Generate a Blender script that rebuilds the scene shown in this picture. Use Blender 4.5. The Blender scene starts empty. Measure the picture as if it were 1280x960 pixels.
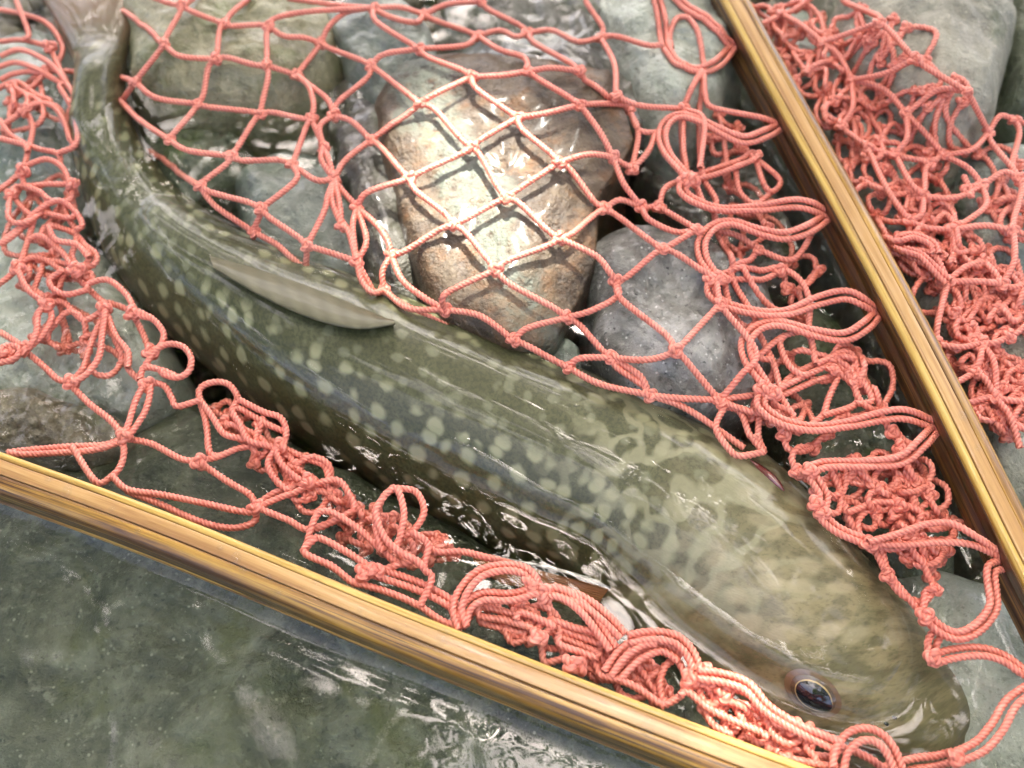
import bpy, math, random
import numpy as np
from mathutils import Vector, noise, Matrix
from mathutils.bvhtree import BVHTree
R = math.radians
rnd = random.Random(7)
scene = bpy.context.scene
COL = scene.collection

# ------------------------------------------------------------------ camera
TILT, H, VF = R(28), 0.262, R(40)
cam_d = bpy.data.cameras.new('camera'); cam = bpy.data.objects.new('camera', cam_d); COL.objects.link(cam)
CAM = Vector((0, -H*math.tan(TILT), H))
cam.location = CAM; cam.rotation_euler = (TILT, 0, 0)
TV = math.tan(VF/2); TH = TV*4/3
cam_d.sensor_width = 36; cam_d.lens = 18/TH
cam_d.clip_start = 0.005; cam_d.clip_end = 200
cam_d.dof.use_dof = True; cam_d.dof.aperture_fstop = 11.0
scene.camera = cam
FW = Vector((0, math.sin(TILT), -math.cos(TILT))); UP = Vector((0, math.cos(TILT), math.sin(TILT))); RT = Vector((1, 0, 0))
def ray(px, py):
    return (FW + RT*((px/640-1)*TH) + UP*((1-py/480)*TV))
def P(px, py, z=0.0):
    d = ray(px, py); k = (z-CAM.z)/d.z
    return CAM + d*k
def pix(v):
    q = Vector(v)-CAM; w = q.dot(FW)
    return (640*(1+q.dot(RT)/w/TH), 480*(1-q.dot(UP)/w/TV))
cam_d.dof.focus_distance = (P(820, 600, 0.01)-CAM).dot(FW)

# ------------------------------------------------------------------ light
SUN_EL, SUN_AZ = R(60), R(4)          # the sun stands beyond the top of the picture
SUN_DIR = Vector((math.sin(SUN_AZ)*math.cos(SUN_EL), math.cos(SUN_AZ)*math.cos(SUN_EL), math.sin(SUN_EL)))
world = bpy.data.worlds.new('World'); scene.world = world; world.use_nodes = True
wn = world.node_tree.nodes; wl = world.node_tree.links
sky = wn.new('ShaderNodeTexSky'); sky.sky_type = 'NISHITA'; sky.sun_disc = False
sky.sun_elevation = SUN_EL; sky.sun_rotation = SUN_AZ; sky.air_density = 0.4; sky.dust_density = 8.0; sky.ozone_density = 0.0
wl.new(sky.outputs[0], wn['Background'].inputs[0]); wn['Background'].inputs[1].default_value = 0.15
sun_d = bpy.data.lights.new('sun', 'SUN'); sun_d.energy = 2.0; sun_d.angle = R(0.53); sun_d.color = (1.0, 0.95, 0.86)
sun = bpy.data.objects.new('sun', sun_d); COL.objects.link(sun)
sun.rotation_euler = SUN_DIR.to_track_quat('Z', 'Y').to_euler(); sun.location = SUN_DIR*6
scene.view_settings.view_transform = 'Standard'; scene.view_settings.look = 'None'
scene.view_settings.gamma = 1; scene.view_settings.use_curve_mapping = False
scene.view_settings.exposure = 3.25
scene.render.engine = 'CYCLES'
scene.cycles.use_denoising = True; scene.cycles.max_bounces = 5; scene.cycles.transparent_max_bounces = 10; scene.cycles.use_adaptive_sampling = True; scene.cycles.adaptive_threshold = 0.02; scene.cycles.sample_clamp_indirect = 6
scene.cycles.caustics_reflective = False; scene.cycles.caustics_refractive = False

# ------------------------------------------------------------------ helpers
def mesh_obj(name, verts, faces, mat, parent=None, smooth=True, uv=None, attrs=None):
    me = bpy.data.meshes.new(name)
    me.from_pydata([tuple(v) for v in verts], [], faces)
    if smooth: me.polygons.foreach_set('use_smooth', [True]*len(me.polygons))
    if uv is not None:                                   # uv per vertex
        l = me.uv_layers.new(name='UVMap')
        vi = np.zeros(len(me.loops), dtype=np.int32); me.loops.foreach_get('vertex_index', vi)
        l.data.foreach_set('uv', np.asarray(uv, dtype=np.float32)[vi].ravel())
    for k, a in (attrs or {}).items():
        at = me.attributes.new(k, 'FLOAT', 'POINT'); at.data.foreach_set('value', np.asarray(a, dtype=np.float32))
    me.materials.append(mat); me.update()
    o = bpy.data.objects.new(name, me); COL.objects.link(o)
    if parent: o.parent = parent
    return o
def tag(o, label=None, cat=None, group=None, kind=None):
    if label: o['label'] = label
    if cat: o['category'] = cat
    if group: o['group'] = group
    if kind: o['kind'] = kind
    return o
def empty(name, loc=(0, 0, 0)):
    e = bpy.data.objects.new(name, None); COL.objects.link(e); e.location = loc; e.empty_display_size = 0.02
    return e
def smooth01(a, b, x):
    t = np.clip((x-a)/(b-a), 0, 1); return t*t*(3-2*t)
def catmull(pts, step):
    """resample a polyline with a centripetal-like Catmull-Rom curve"""
    pts = [Vector(p) for p in pts]
    if len(pts) == 2:
        n = max(2, int((pts[1]-pts[0]).length/step)); return [pts[0].lerp(pts[1], i/n) for i in range(n+1)]
    ex = [pts[0]*2-pts[1]] + pts + [pts[-1]*2-pts[-2]]
    out = []
    for i in range(1, len(ex)-2):
        a, b, c, d = ex[i-1:i+3]; n = max(2, int((c-b).length/step+0.5))
        for k in range(n):
            t = k/n
            out.append(0.5*((2*b)+(c-a)*t+(2*a-5*b+4*c-d)*t*t+(3*b-a-3*c+d)*t**3))
    out.append(pts[-1]); return out

# ------------------------------------------------------------------ materials
class M:
    def __init__(s, name):
        s.m = bpy.data.materials.new(name); s.m.use_nodes = True
        s.n = s.m.node_tree.nodes; s.l = s.m.node_tree.links; s.b = s.n['Principled BSDF']
        s.out = s.n['Material Output']
    def node(s, t, **kw):
        x = s.n.new(t)
        for k, v in kw.items():
            if k.startswith('i_'):
                key = k[2:]; key = int(key) if key.isdigit() else key.replace('_', ' ')
                x.inputs[key].default_value = v
            else: setattr(x, k, v)
        return x
    def link(s, a, b): s.l.new(a, b)
    def ramp(s, fac, stops):
        r = s.node('ShaderNodeValToRGB'); e = r.color_ramp.elements
        while len(e) < len(stops): e.new(0.5)
        for i, (p, c) in enumerate(stops):
            e[i].position = p; e[i].color = (*c, 1) if len(c) == 3 else c
        s.link(fac, r.inputs[0]); return r.outputs[0]
    def mix(s, fac, a, b, mode='MIX'):
        x = s.node('ShaderNodeMix', data_type='RGBA', blend_type=mode)
        for v, k in ((fac, 0), (a, 6), (b, 7)):
            if isinstance(v, (int, float)): x.inputs[k].default_value = v
            elif isinstance(v, tuple): x.inputs[k].default_value = (*v, 1)
            else: s.link(v, x.inputs[k])
        return x.outputs[2]
    def math(s, op, a, b=0.0, c=0.0):
        x = s.node('ShaderNodeMath', operation=op)
        for i, v in enumerate((a, b, c)):
            if isinstance(v, (int, float)): x.inputs[i].default_value = v
            else: s.link(v, x.inputs[i])
        return x.outputs[0]
    def step(s, v, lo, hi):
        x = s.node('ShaderNodeMapRange', interpolation_type='SMOOTHSTEP')
        s.link(v, x.inputs[0]); x.inputs[1].default_value = lo; x.inputs[2].default_value = hi
        return x.outputs[0]
    def noise(s, vec, scale, detail=4, rough=0.55, dist=0.0):
        x = s.node('ShaderNodeTexNoise'); s.link(vec, x.inputs['Vector'])
        x.inputs['Scale'].default_value = scale; x.inputs['Detail'].default_value = detail
        x.inputs['Roughness'].default_value = rough; x.inputs['Distortion'].default_value = dist
        return x.outputs[0]
    def voro(s, vec, scale, feature='F1', rand=1.0):
        x = s.node('ShaderNodeTexVoronoi', feature=feature); s.link(vec, x.inputs['Vector'])
        x.inputs['Scale'].default_value = scale; x.inputs['Randomness'].default_value = rand
        return x
    def mapping(s, vec, scale=(1, 1, 1), rot=(0, 0, 0), loc=(0, 0, 0)):
        x = s.node('ShaderNodeMapping'); s.link(vec, x.inputs[0])
        x.inputs['Location'].default_value = loc; x.inputs['Rotation'].default_value = rot; x.inputs['Scale'].default_value = scale
        return x.outputs[0]
    def bump(s, h, dist, strength=1.0, nrm=None):
        x = s.node('ShaderNodeBump'); s.link(h, x.inputs['Height'])
        x.inputs['Distance'].default_value = dist; x.inputs['Strength'].default_value = strength
        if nrm is not None: s.link(nrm, x.inputs['Normal'])
        return x.outputs[0]
    def set(s, **kw):
        for k, v in kw.items():
            inp = s.b.inputs[k.replace('_', ' ')]
            if isinstance(v, (int, float)): inp.default_value = v
            elif isinstance(v, tuple): inp.default_value = (*v, 1) if len(v) == 3 and inp.type == 'RGBA' else v
            else: s.link(v, inp)
        return s

def rock_mat(name, dark, mid, light, speck=0.5, moss=0.0, mosscol=(0.06, 0.08, 0.02), wet=0.5, rough=0.5, scale=1.0, band=None, rust=0.0):
    m = M(name); co = m.node('ShaderNodeNewGeometry').outputs['Position']
    n1 = m.noise(co, 45*scale, 6, 0.62, 0.6); n2 = m.noise(co, 260*scale, 5, 0.65)
    n3 = m.noise(co, 900*scale, 3, 0.6)
    base = m.ramp(n1, [(0.30, dark), (0.5, mid), (0.70, light)])
    base = m.mix(m.math('MULTIPLY', m.step(n2, 0.52, 0.68), 0.65), base, light)
    base = m.mix(m.math('MULTIPLY', m.step(n2, 0.46, 0.33), 0.7), base, dark)
    v = m.voro(co, 620*scale); sp = m.step(v.outputs['Distance'], 0.32, 0.12)
    pick = m.step(m.noise(co, 330*scale, 2), 0.52, 0.62)
    lt = tuple(min(0.7, c*1.5+0.03) for c in light); dk = tuple(c*0.35 for c in dark)
    base = m.mix(m.math('MULTIPLY', m.math('MULTIPLY', sp, pick), speck), base, lt)
    v2 = m.voro(co, 450*scale); sp2 = m.step(v2.outputs['Distance'], 0.30, 0.14)
    base = m.mix(m.math('MULTIPLY', m.math('MULTIPLY', sp2, m.step(n3, 0.5, 0.6)), speck), base, dk)
    if band:
        bcol, p1, p2, wid = band; A, B = P(*p1, .012), P(*p2, .012); nx_, ny_ = -(B.y-A.y), B.x-A.x; ln = math.hypot(nx_, ny_); nx_ /= ln; ny_ /= ln
        dp = m.node('ShaderNodeVectorMath', operation='DOT_PRODUCT'); m.link(co, dp.inputs[0]); dp.inputs[1].default_value = (nx_, ny_, 0)
        d = m.math('ABSOLUTE', m.math('ADD', m.math('SUBTRACT', dp.outputs['Value'], nx_*A.x+ny_*A.y), m.math('MULTIPLY', m.math('SUBTRACT', n1, 0.5), 0.030)))
        f = m.step(d, wid, wid*0.45)
        base = m.mix(m.math('MULTIPLY', f, m.step(n2, 0.34, 0.5)), base, bcol)
    if rust:
        base = m.mix(m.math('MULTIPLY', m.step(m.noise(co, 70, 5, 0.7), 0.5, 0.68), rust), base, (0.26, 0.12, 0.04))
    if moss:
        base = m.mix(m.math('MULTIPLY', m.step(m.noise(co, 38, 5, 0.6), 0.62-0.3*moss, 0.78-0.3*moss), 0.8), base, mosscol)
    nrm = m.bump(n1, 0.006, 0.6); nrm = m.bump(n2, 0.0018, 0.7, nrm); nrm = m.bump(n3, 0.0006, 0.8, nrm)
    rr = m.math('MULTIPLY_ADD', n2, 0.5, rough-0.25)
    m.set(Base_Color=base, Roughness=rr, Normal=nrm, Coat_Weight=wet, Coat_Roughness=0.18)
    return m.m

def cord_mat():
    m = M('coral_twine'); uv = m.node('ShaderNodeUVMap').outputs[0]
    sx = m.node('ShaderNodeSeparateXYZ'); m.link(uv, sx.inputs[0])
    ph = m.math('ADD', sx.outputs[1], 0.0)
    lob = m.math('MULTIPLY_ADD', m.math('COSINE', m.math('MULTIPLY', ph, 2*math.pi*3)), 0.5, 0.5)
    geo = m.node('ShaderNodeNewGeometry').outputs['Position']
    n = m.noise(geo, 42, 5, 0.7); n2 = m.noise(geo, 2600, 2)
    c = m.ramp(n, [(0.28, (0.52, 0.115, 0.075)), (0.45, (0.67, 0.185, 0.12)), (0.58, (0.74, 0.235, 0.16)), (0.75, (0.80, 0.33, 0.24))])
    c = m.mix(m.math('MULTIPLY', m.step(lob, 0.45, 0.02), 0.6), c, (0.42, 0.075, 0.05))  # grooves between strands: shade put into the twine colour
    c = m.mix(m.math('MULTIPLY', m.step(lob, 0.7, 1.0), 0.35), c, (0.84, 0.36, 0.28))  # strand crests: highlight put into the twine colour
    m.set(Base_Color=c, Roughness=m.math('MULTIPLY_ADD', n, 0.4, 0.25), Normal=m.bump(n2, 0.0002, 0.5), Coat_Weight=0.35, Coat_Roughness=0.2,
          Subsurface_Weight=0.0)
    return m.m

def wood_mat(name, dark, mid, light, streak=0.8, along=13.0, coat=0.5):
    m = M(name); uv = m.node('ShaderNodeUVMap').outputs[0]
    g = m.mapping(uv, (along, 420, 1)); g2 = m.mapping(uv, (along*1.5, 1500, 1), loc=(3, 1, 0)); g3 = m.mapping(uv, (9, 60, 1))
    n1 = m.noise(g, 1.0, 5, 0.65, 0.4); n2 = m.noise(g2, 1.0, 3, 0.6); n3 = m.noise(g3, 1.0, 4)
    c = m.ramp(n1, [(0.38, dark), (0.49, mid), (0.61, light)])
    c = m.mix(m.math('MULTIPLY', m.math('MULTIPLY', m.step(n2, 0.50, 0.57), m.step(n3, 0.32, 0.52)), streak), c, dark)
    c = m.mix(m.math('MULTIPLY', m.step(n3, 0.55, 0.8), 0.3), c, mid)
    fle = m.voro(m.mapping(uv, (70, 500, 1)), 1.0); f = m.math('MULTIPLY', m.step(fle.outputs['Distance'], 0.22, 0.1), m.step(m.noise(g3, 2.3, 2), 0.56, 0.64))
    c = m.mix(m.math('MULTIPLY', f, 0.55), c, tuple(x*0.35 for x in dark))
    m.set(Base_Color=c, Roughness=0.45, Coat_Weight=coat, Coat_Roughness=0.10, Normal=m.bump(n1, 0.0004, 0.5))
    return m.m

def water_mat(name='water', tint=(0.97, 0.985, 0.975), rough=0.015):
    m = M(name); m.n.remove(m.b)
    geo = m.node('ShaderNodeNewGeometry')
    d = m.node('ShaderNodeVectorMath', operation='DOT_PRODUCT'); m.link(geo.outputs['Normal'], d.inputs[0]); m.link(geo.outputs['Incoming'], d.inputs[1])
    c = m.math('ABSOLUTE', d.outputs['Value'])
    f = m.math('MULTIPLY_ADD', m.math('POWER', m.math('SUBTRACT', 1.0, c), 5.0), 0.965, 0.03)
    t = m.node('ShaderNodeBsdfTransparent'); t.inputs[0].default_value = (*tint, 1)
    g = m.node('ShaderNodeBsdfGlossy'); g.inputs['Roughness'].default_value = rough
    x = m.node('ShaderNodeMixShader'); m.link(f, x.inputs[0]); m.link(t.outputs[0], x.inputs[1]); m.link(g.outputs[0], x.inputs[2])
    m.link(x.outputs[0], m.out.inputs[0]); return m.m

def leaf_mat():
    m = M('canopy_leaf'); geo = m.node('ShaderNodeNewGeometry')
    c = m.ramp(geo.outputs['Random Per Island'], [(0.0, (0.05, 0.09, 0.015)), (0.5, (0.085, 0.13, 0.022)), (1.0, (0.13, 0.16, 0.03))])
    tr = m.node('ShaderNodeBsdfTranslucent'); m.link(c, tr.inputs[0])
    m.set(Base_Color=c, Roughness=0.5)
    x = m.node('ShaderNodeMixShader'); x.inputs[0].default_value = 0.45
    m.link(m.b.outputs[0], x.inputs[1]); m.link(tr.outputs[0], x.inputs[2]); m.link(x.outputs[0], m.out.inputs[0])
    return m.m

def fish_mat():
    m = M('char_skin'); uv = m.node('ShaderNodeUVMap').outputs[0]
    sA = m.node('ShaderNodeAttribute', attribute_name='along').outputs['Fac']     # 0 tail .. 1 snout
    vA = m.node('ShaderNodeAttribute', attribute_name='height').outputs['Fac']    # -1 belly .. 1 back
    warp = m.node('ShaderNodeVectorMath', operation='ADD')
    wn_ = m.node('ShaderNodeTexNoise'); m.link(uv, wn_.inputs['Vector']); wn_.inputs['Scale'].default_value = 160
    sc = m.node('ShaderNodeVectorMath', operation='SCALE'); m.link(wn_.outputs['Color'], sc.inputs[0]); sc.inputs['Scale'].default_value = 0.0035
    m.link(uv, warp.inputs[0]); m.link(sc.outputs[0], warp.inputs[1]); w = warp.outputs[0]
    fine = m.noise(uv, 900, 3, 0.6); med = m.noise(uv, 140, 4, 0.6); big = m.noise(uv, 30, 3)
    head = m.step(sA, 0.72, 0.90)
    h01 = m.math('MULTIPLY_ADD', vA, 0.5, 0.5)
    base = m.ramp(h01, [(0.0, (0.42, 0.20, 0.09)), (0.25, (0.22, 0.11, 0.055)), (0.5, (0.115, 0.066, 0.032)), (0.75, (0.088, 0.073, 0.030)), (0.93, (0.066, 0.069, 0.029))])
    base = m.mix(m.math('MULTIPLY', m.step(med, 0.42, 0.66), 0.5), base, (0.12, 0.125, 0.062))
    base = m.mix(m.math('MULTIPLY', m.step(fine, 0.42, 0.62), 0.55), base, (0.030, 0.032, 0.016))
    headc = m.ramp(h01, [(0.1, (0.30, 0.14, 0.07)), (0.42, (0.46, 0.22, 0.10)), (0.60, (0.34, 0.235, 0.125)), (0.95, (0.23, 0.195, 0.10))])
    headc = m.mix(m.math('MULTIPLY', m.step(med, 0.42, 0.62), 0.8), headc, (0.105, 0.092, 0.045))
    headc = m.mix(m.math('MULTIPLY', m.step(fine, 0.5, 0.66), 0.4), headc, (0.07, 0.062, 0.03))
    base = m.mix(head, base, headc)
    # round pale spots on the flank, smaller and closer on the back
    v = m.voro(w, 138, rand=0.7); sp = m.step(v.outputs['Distance'], 0.43, 0.20)
    size = m.step(m.noise(uv, 75, 2), 0.14, 0.30)
    flank = m.math('MULTIPLY', m.step(vA, 0.99, 0.9), m.step(vA, -0.75, -0.35))
    spc = m.mix(m.step(vA, 0.1, 0.7), (0.36, 0.25, 0.14), (0.30, 0.30, 0.17))
    notail = m.step(sA, 0.10, 0.2); body = m.math('SUBTRACT', 1.0, head)
    f = m.math('MULTIPLY', m.math('MULTIPLY', sp, flank), m.math('MULTIPLY', m.math('MULTIPLY', size, notail), body))
    base = m.mix(m.math('MULTIPLY', f, 0.88), base, spc)
    vb = m.voro(w, 185, rand=0.9); sb = m.math('MULTIPLY', m.step(vb.outputs['Distance'], 0.42, 0.2), m.step(vA, 0.86, 0.96))
    base = m.mix(m.math('MULTIPLY', m.math('MULTIPLY', sb, m.math('MULTIPLY', notail, body)), 0.5), base, (0.20, 0.205, 0.125))
    vt = m.voro(m.mapping(w, (95, 210, 1)), 1.0, rand=0.7); st = m.step(vt.outputs['Distance'], 0.42, 0.2)
    base = m.mix(m.math('MULTIPLY', m.math('MULTIPLY', st, m.math('SUBTRACT', 1.0, notail)), 0.7), base, (0.25, 0.24, 0.14))
    # worm tracks behind the head, soft blotches on the crown
    vn = m.noise(w, 88, 1, 0.35, 0.3)
    worm = m.step(m.math('ABSOLUTE', m.math('SUBTRACT', vn, 0.5)), 0.095, 0.03)
    wz_ = m.math('MULTIPLY', m.math('MULTIPLY', m.step(sA, 0.64, 0.72), m.step(sA, 0.90, 0.82)), m.step(vA, 0.2, 0.5))
    base = m.mix(m.math('MULTIPLY', m.math('MULTIPLY', worm, wz_), 0.5), base, (0.31, 0.30, 0.18))
    hd = m.math('MULTIPLY', head, m.math('MULTIPLY', m.step(vA, 0.1, 0.45), m.step(sA, 0.985, 0.9)))
    vh = m.voro(w, 140, rand=0.95); sh = m.step(vh.outputs['Distance'], 0.5, 0.2)
    base = m.mix(m.math('MULTIPLY', m.math('MULTIPLY', sh, hd), 0.6), base, (0.36, 0.31, 0.185))
    # darker snout, golden cheek, red-orange gill
    base = m.mix(m.math('MULTIPLY', m.step(sA, 0.93, 0.99), 0.5), base, (0.085, 0.085, 0.045))
    ck = m.math('MULTIPLY', m.math('MULTIPLY', m.step(sA, 0.73, 0.78), m.step(sA, 0.92, 0.86)), m.step(vA, 0.25, -0.1))
    base = m.mix(m.math('MULTIPLY', ck, m.math('MULTIPLY_ADD', med, 0.8, 0.35)), base, (0.56, 0.23, 0.07))
    base = m.mix(m.step(m.math('ADD', sA, m.math('MULTIPLY', med, 0.05)), 0.15, 0.075), base, (0.15, 0.085, 0.048))
    cr = m.node('ShaderNodeAttribute', attribute_name='crease_shade').outputs['Fac']
    base = m.mix(m.math('MULTIPLY', cr, 0.55), base, (0.07, 0.045, 0.022))  # gill, cheek and jaw creases: shade darkened into the skin colour
    scales = m.voro(m.mapping(uv, (900, 1300, 1)), 1.0, rand=0.4)
    nrm = m.bump(scales.outputs['Distance'], 0.00015, 0.12); nrm = m.bump(med, 0.0009, 0.3, nrm)
    wetn = m.bump(m.noise(m.mapping(uv, (26, 60, 1)), 1.0, 1.5, 0.45), 0.0018, 0.4)
    m.set(Base_Color=base, Roughness=0.45, Normal=nrm, Coat_Weight=0.4, Coat_Roughness=0.04, Coat_Normal=wetn, Specular_IOR_Level=0.3)
    return m.m

def fin_mat(name, c1, c2, alpha=1.0, rayf=88, rb=0.6, coat=0.6, root=None):
    m = M(name); uv = m.node('ShaderNodeUVMap').outputs[0]
    s = m.mapping(uv, (1.5, 26, 1)); n = m.noise(s, 1.0, 3); big = m.noise(uv, 9, 4)
    sx = m.node('ShaderNodeSeparateXYZ'); m.link(uv, sx.inputs[0])
    rays = m.math('MULTIPLY_ADD', m.math('SINE', m.math('MULTIPLY', m.math('ADD', sx.outputs[1], m.math('MULTIPLY', big, 0.05)), rayf)), 0.5, 0.5)
    c = m.mix(m.math('MULTIPLY', rays, 0.5), c1, c2); c = m.mix(m.math('MULTIPLY', m.step(big, 0.4, 0.65), 0.5), c, c1)
    if root: c = m.mix(m.step(m.math('ADD', sx.outputs[0], m.math('MULTIPLY', m.math('SUBTRACT', n, .5), .3)), 0.45, 0.05), c, root)
    tr = m.node('ShaderNodeBsdfTranslucent'); m.link(c, tr.inputs[0])
    m.set(Base_Color=c, Roughness=0.5, Coat_Weight=coat, Coat_Roughness=0.1, Normal=m.bump(rays, 0.0006, rb), Alpha=alpha)
    x = m.node('ShaderNodeMixShader'); x.inputs[0].default_value = 0.3
    m.link(m.b.outputs[0], x.inputs[1]); m.link(tr.outputs[0], x.inputs[2]); m.link(x.outputs[0], m.out.inputs[0])
    return m.m

def plain(name, col, rough=0.4, coat=0.0, **kw):
    m = M(name); geo = m.node('ShaderNodeNewGeometry').outputs['Position']
    n = m.noise(geo, kw.get('scale', 700), 3)
    c = m.mix(m.math('MULTIPLY', n, 0.6), col, tuple(x*0.5 for x in col))
    m.set(Base_Color=c, Roughness=rough, Coat_Weight=coat, Coat_Roughness=0.03); return m.m

MAT = dict(
    slab=rock_mat('brown_slab_rock', (0.028, 0.018, 0.009), (0.07, 0.046, 0.025), (0.135, 0.10, 0.06), 0.55, 0.0, wet=0.12, band=((0.13, 0.145, 0.11), (525, 110), (672, 400), 0.010), rust=0.45),
    grey=rock_mat('grey_granite_rock', (0.065, 0.066, 0.055), (0.17, 0.17, 0.15), (0.36, 0.36, 0.33), 0.95, 0.0, wet=0.45),
    darkwet=rock_mat('dark_wet_rock', (0.03, 0.028, 0.022), (0.08, 0.075, 0.055), (0.15, 0.15, 0.12), 0.5, 0.2, wet=1.0, rough=0.35),
    pale=rock_mat('pale_rock', (0.19, 0.21, 0.16), (0.32, 0.35, 0.28), (0.46, 0.48, 0.40), 0.4, 0.0, wet=0.4),
    mossy=rock_mat('mossy_rock', (0.11, 0.11, 0.05), (0.24, 0.23, 0.13), (0.36, 0.34, 0.22), 0.5, 0.35, (0.12, 0.14, 0.04), wet=0.3),
    blue=rock_mat('blue_grey_rock', (0.11, 0.135, 0.105), (0.19, 0.22, 0.18), (0.29, 0.32, 0.26), 0.35, 0.1, wet=0.5),
    beige=rock_mat('beige_rock', (0.17, 0.16, 0.12), (0.27, 0.26, 0.20), (0.38, 0.36, 0.28), 0.45, 0.15, wet=0.15, rough=0.65),
    under=rock_mat('algae_covered_rock', (0.020, 0.025, 0.013), (0.058, 0.067, 0.040), (0.15, 0.16, 0.11), 0.6, 0.3, (0.06, 0.072, 0.02), wet=0.0, scale=0.85),
    green=rock_mat('greenish_bed_rock', (0.05, 0.06, 0.035), (0.11, 0.125, 0.075), (0.2, 0.22, 0.16), 0.7, 0.4, (0.08, 0.11, 0.03), wet=0.2),
    brown=rock_mat('brown_bed_rock', (0.06, 0.045, 0.025), (0.15, 0.12, 0.07), (0.27, 0.24, 0.17), 0.6, 0.2, wet=0.4),
    bed=rock_mat('stream_bed', (0.03, 0.03, 0.02), (0.07, 0.07, 0.045), (0.13, 0.13, 0.10), 0.7, 0.3, wet=0.3),
    cord=cord_mat(), water=water_mat(), drop=water_mat('water_drop', (0.96, 0.96, 0.95), 0.01), leaf=leaf_mat(), fish=fish_mat(),
    wood_in=wood_mat('pale_yellow_strip', (0.30, 0.165, 0.025), (0.46, 0.29, 0.05), (0.56, 0.38, 0.09), 0.35),
    wood_mid=wood_mat('pinkish_core_strip', (0.28, 0.135, 0.038), (0.41, 0.225, 0.07), (0.49, 0.30, 0.11), 0.3),
    wood_out=wood_mat('golden_bamboo_strip', (0.065, 0.022, 0.002), (0.27, 0.125, 0.013), (0.44, 0.25, 0.035), 0.95),
    wood_side=wood_mat('brown_bamboo_strip', (0.03, 0.011, 0.003), (0.10, 0.04, 0.009), (0.22, 0.11, 0.024), 0.8),
    tail=fin_mat('tail_fin_skin', (0.14, 0.075, 0.042), (0.20, 0.115, 0.066), rb=0.1, coat=.12, root=(0.15, 0.085, 0.048)),
    dorsal=fin_mat('dorsal_fin_skin', (0.13, 0.122, 0.066), (0.20, 0.183, 0.105), rayf=60, rb=0.1, coat=.2),
    orange=fin_mat('orange_fin_skin', (0.50, 0.17, 0.05), (0.62, 0.28, 0.10)),
    white=plain('white_fin_edge', (0.42, 0.40, 0.36), 0.4, 0.2),
    pupil=plain('eye_pupil', (0.012, 0.012, 0.018), 0.08, 1.0), gold=plain('eye_gold_ring', (0.62, 0.45, 0.20), 0.3, 1.0),
    iris=plain('eye_iris', (0.13, 0.085, 0.05), 0.2, 1.0), socket=plain('eye_socket', (0.20, 0.12, 0.062), 0.3, 1.0),
    gill=plain('gill_red', (0.16, 0.03, 0.025), 0.25, 1.0), lip=plain('mouth_line', (0.10, 0.04, 0.025), 0.3, 0.8),
    bark=plain('bark', (0.10, 0.075, 0.05), 0.85, scale=60),
    moss=plain('moss', (0.07, 0.12, 0.02), 0.8),
)

# ------------------------------------------------------------------ stream bed and rocks
def grid_axis(lo, hi, flo, fhi, fine, far):
    a = list(np.arange(flo, fhi+fine/2, fine)); s = fine; x = flo; left = []
    while x > lo: s *= 1.18; s = min(s, far); x -= s; left.append(max(x, lo))
    s = fine; x = fhi; right = []
    while x < hi: s *= 1.18; s = min(s, far); x += s; right.append(min(x, hi))
    return np.array(left[::-1] + a + right)
def grid_faces(nx, ny):
    i = np.arange(nx*ny).reshape(ny, nx)
    return np.stack([i[:-1, :-1], i[:-1, 1:], i[1:, 1:], i[1:, :-1]], -1).reshape(-1, 4).tolist()
gx = grid_axis(-30, 30, -0.35, 0.35, 0.006, 3); gy = grid_axis(-30, 30, -0.3, 0.4, 0.006, 3)
gv = []
for y in gy:
    for x in gx:
        r = math.hypot(x, y); bank = float(smooth01(1.2, 3.0, r))*0.35
        z = -0.078 + bank
        if r < 4: z += 0.008*noise.fractal(Vector((x*22, y*22, 0.3)), 1.0, 2.0, 4)
        z += 0.4*float(smooth01(3, 25, r))*noise.noise(Vector((x*.2, y*.2, 5)))
        gv.append((x, y, z))
ground = mesh_obj('stream_bed', gv, grid_faces(len(gx), len(gy)), MAT['bed']); tag(ground, kind='structure')
bed_bvh = BVHTree.FromObject(ground, bpy.context.evaluated_depsgraph_get()) if False else None

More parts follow.
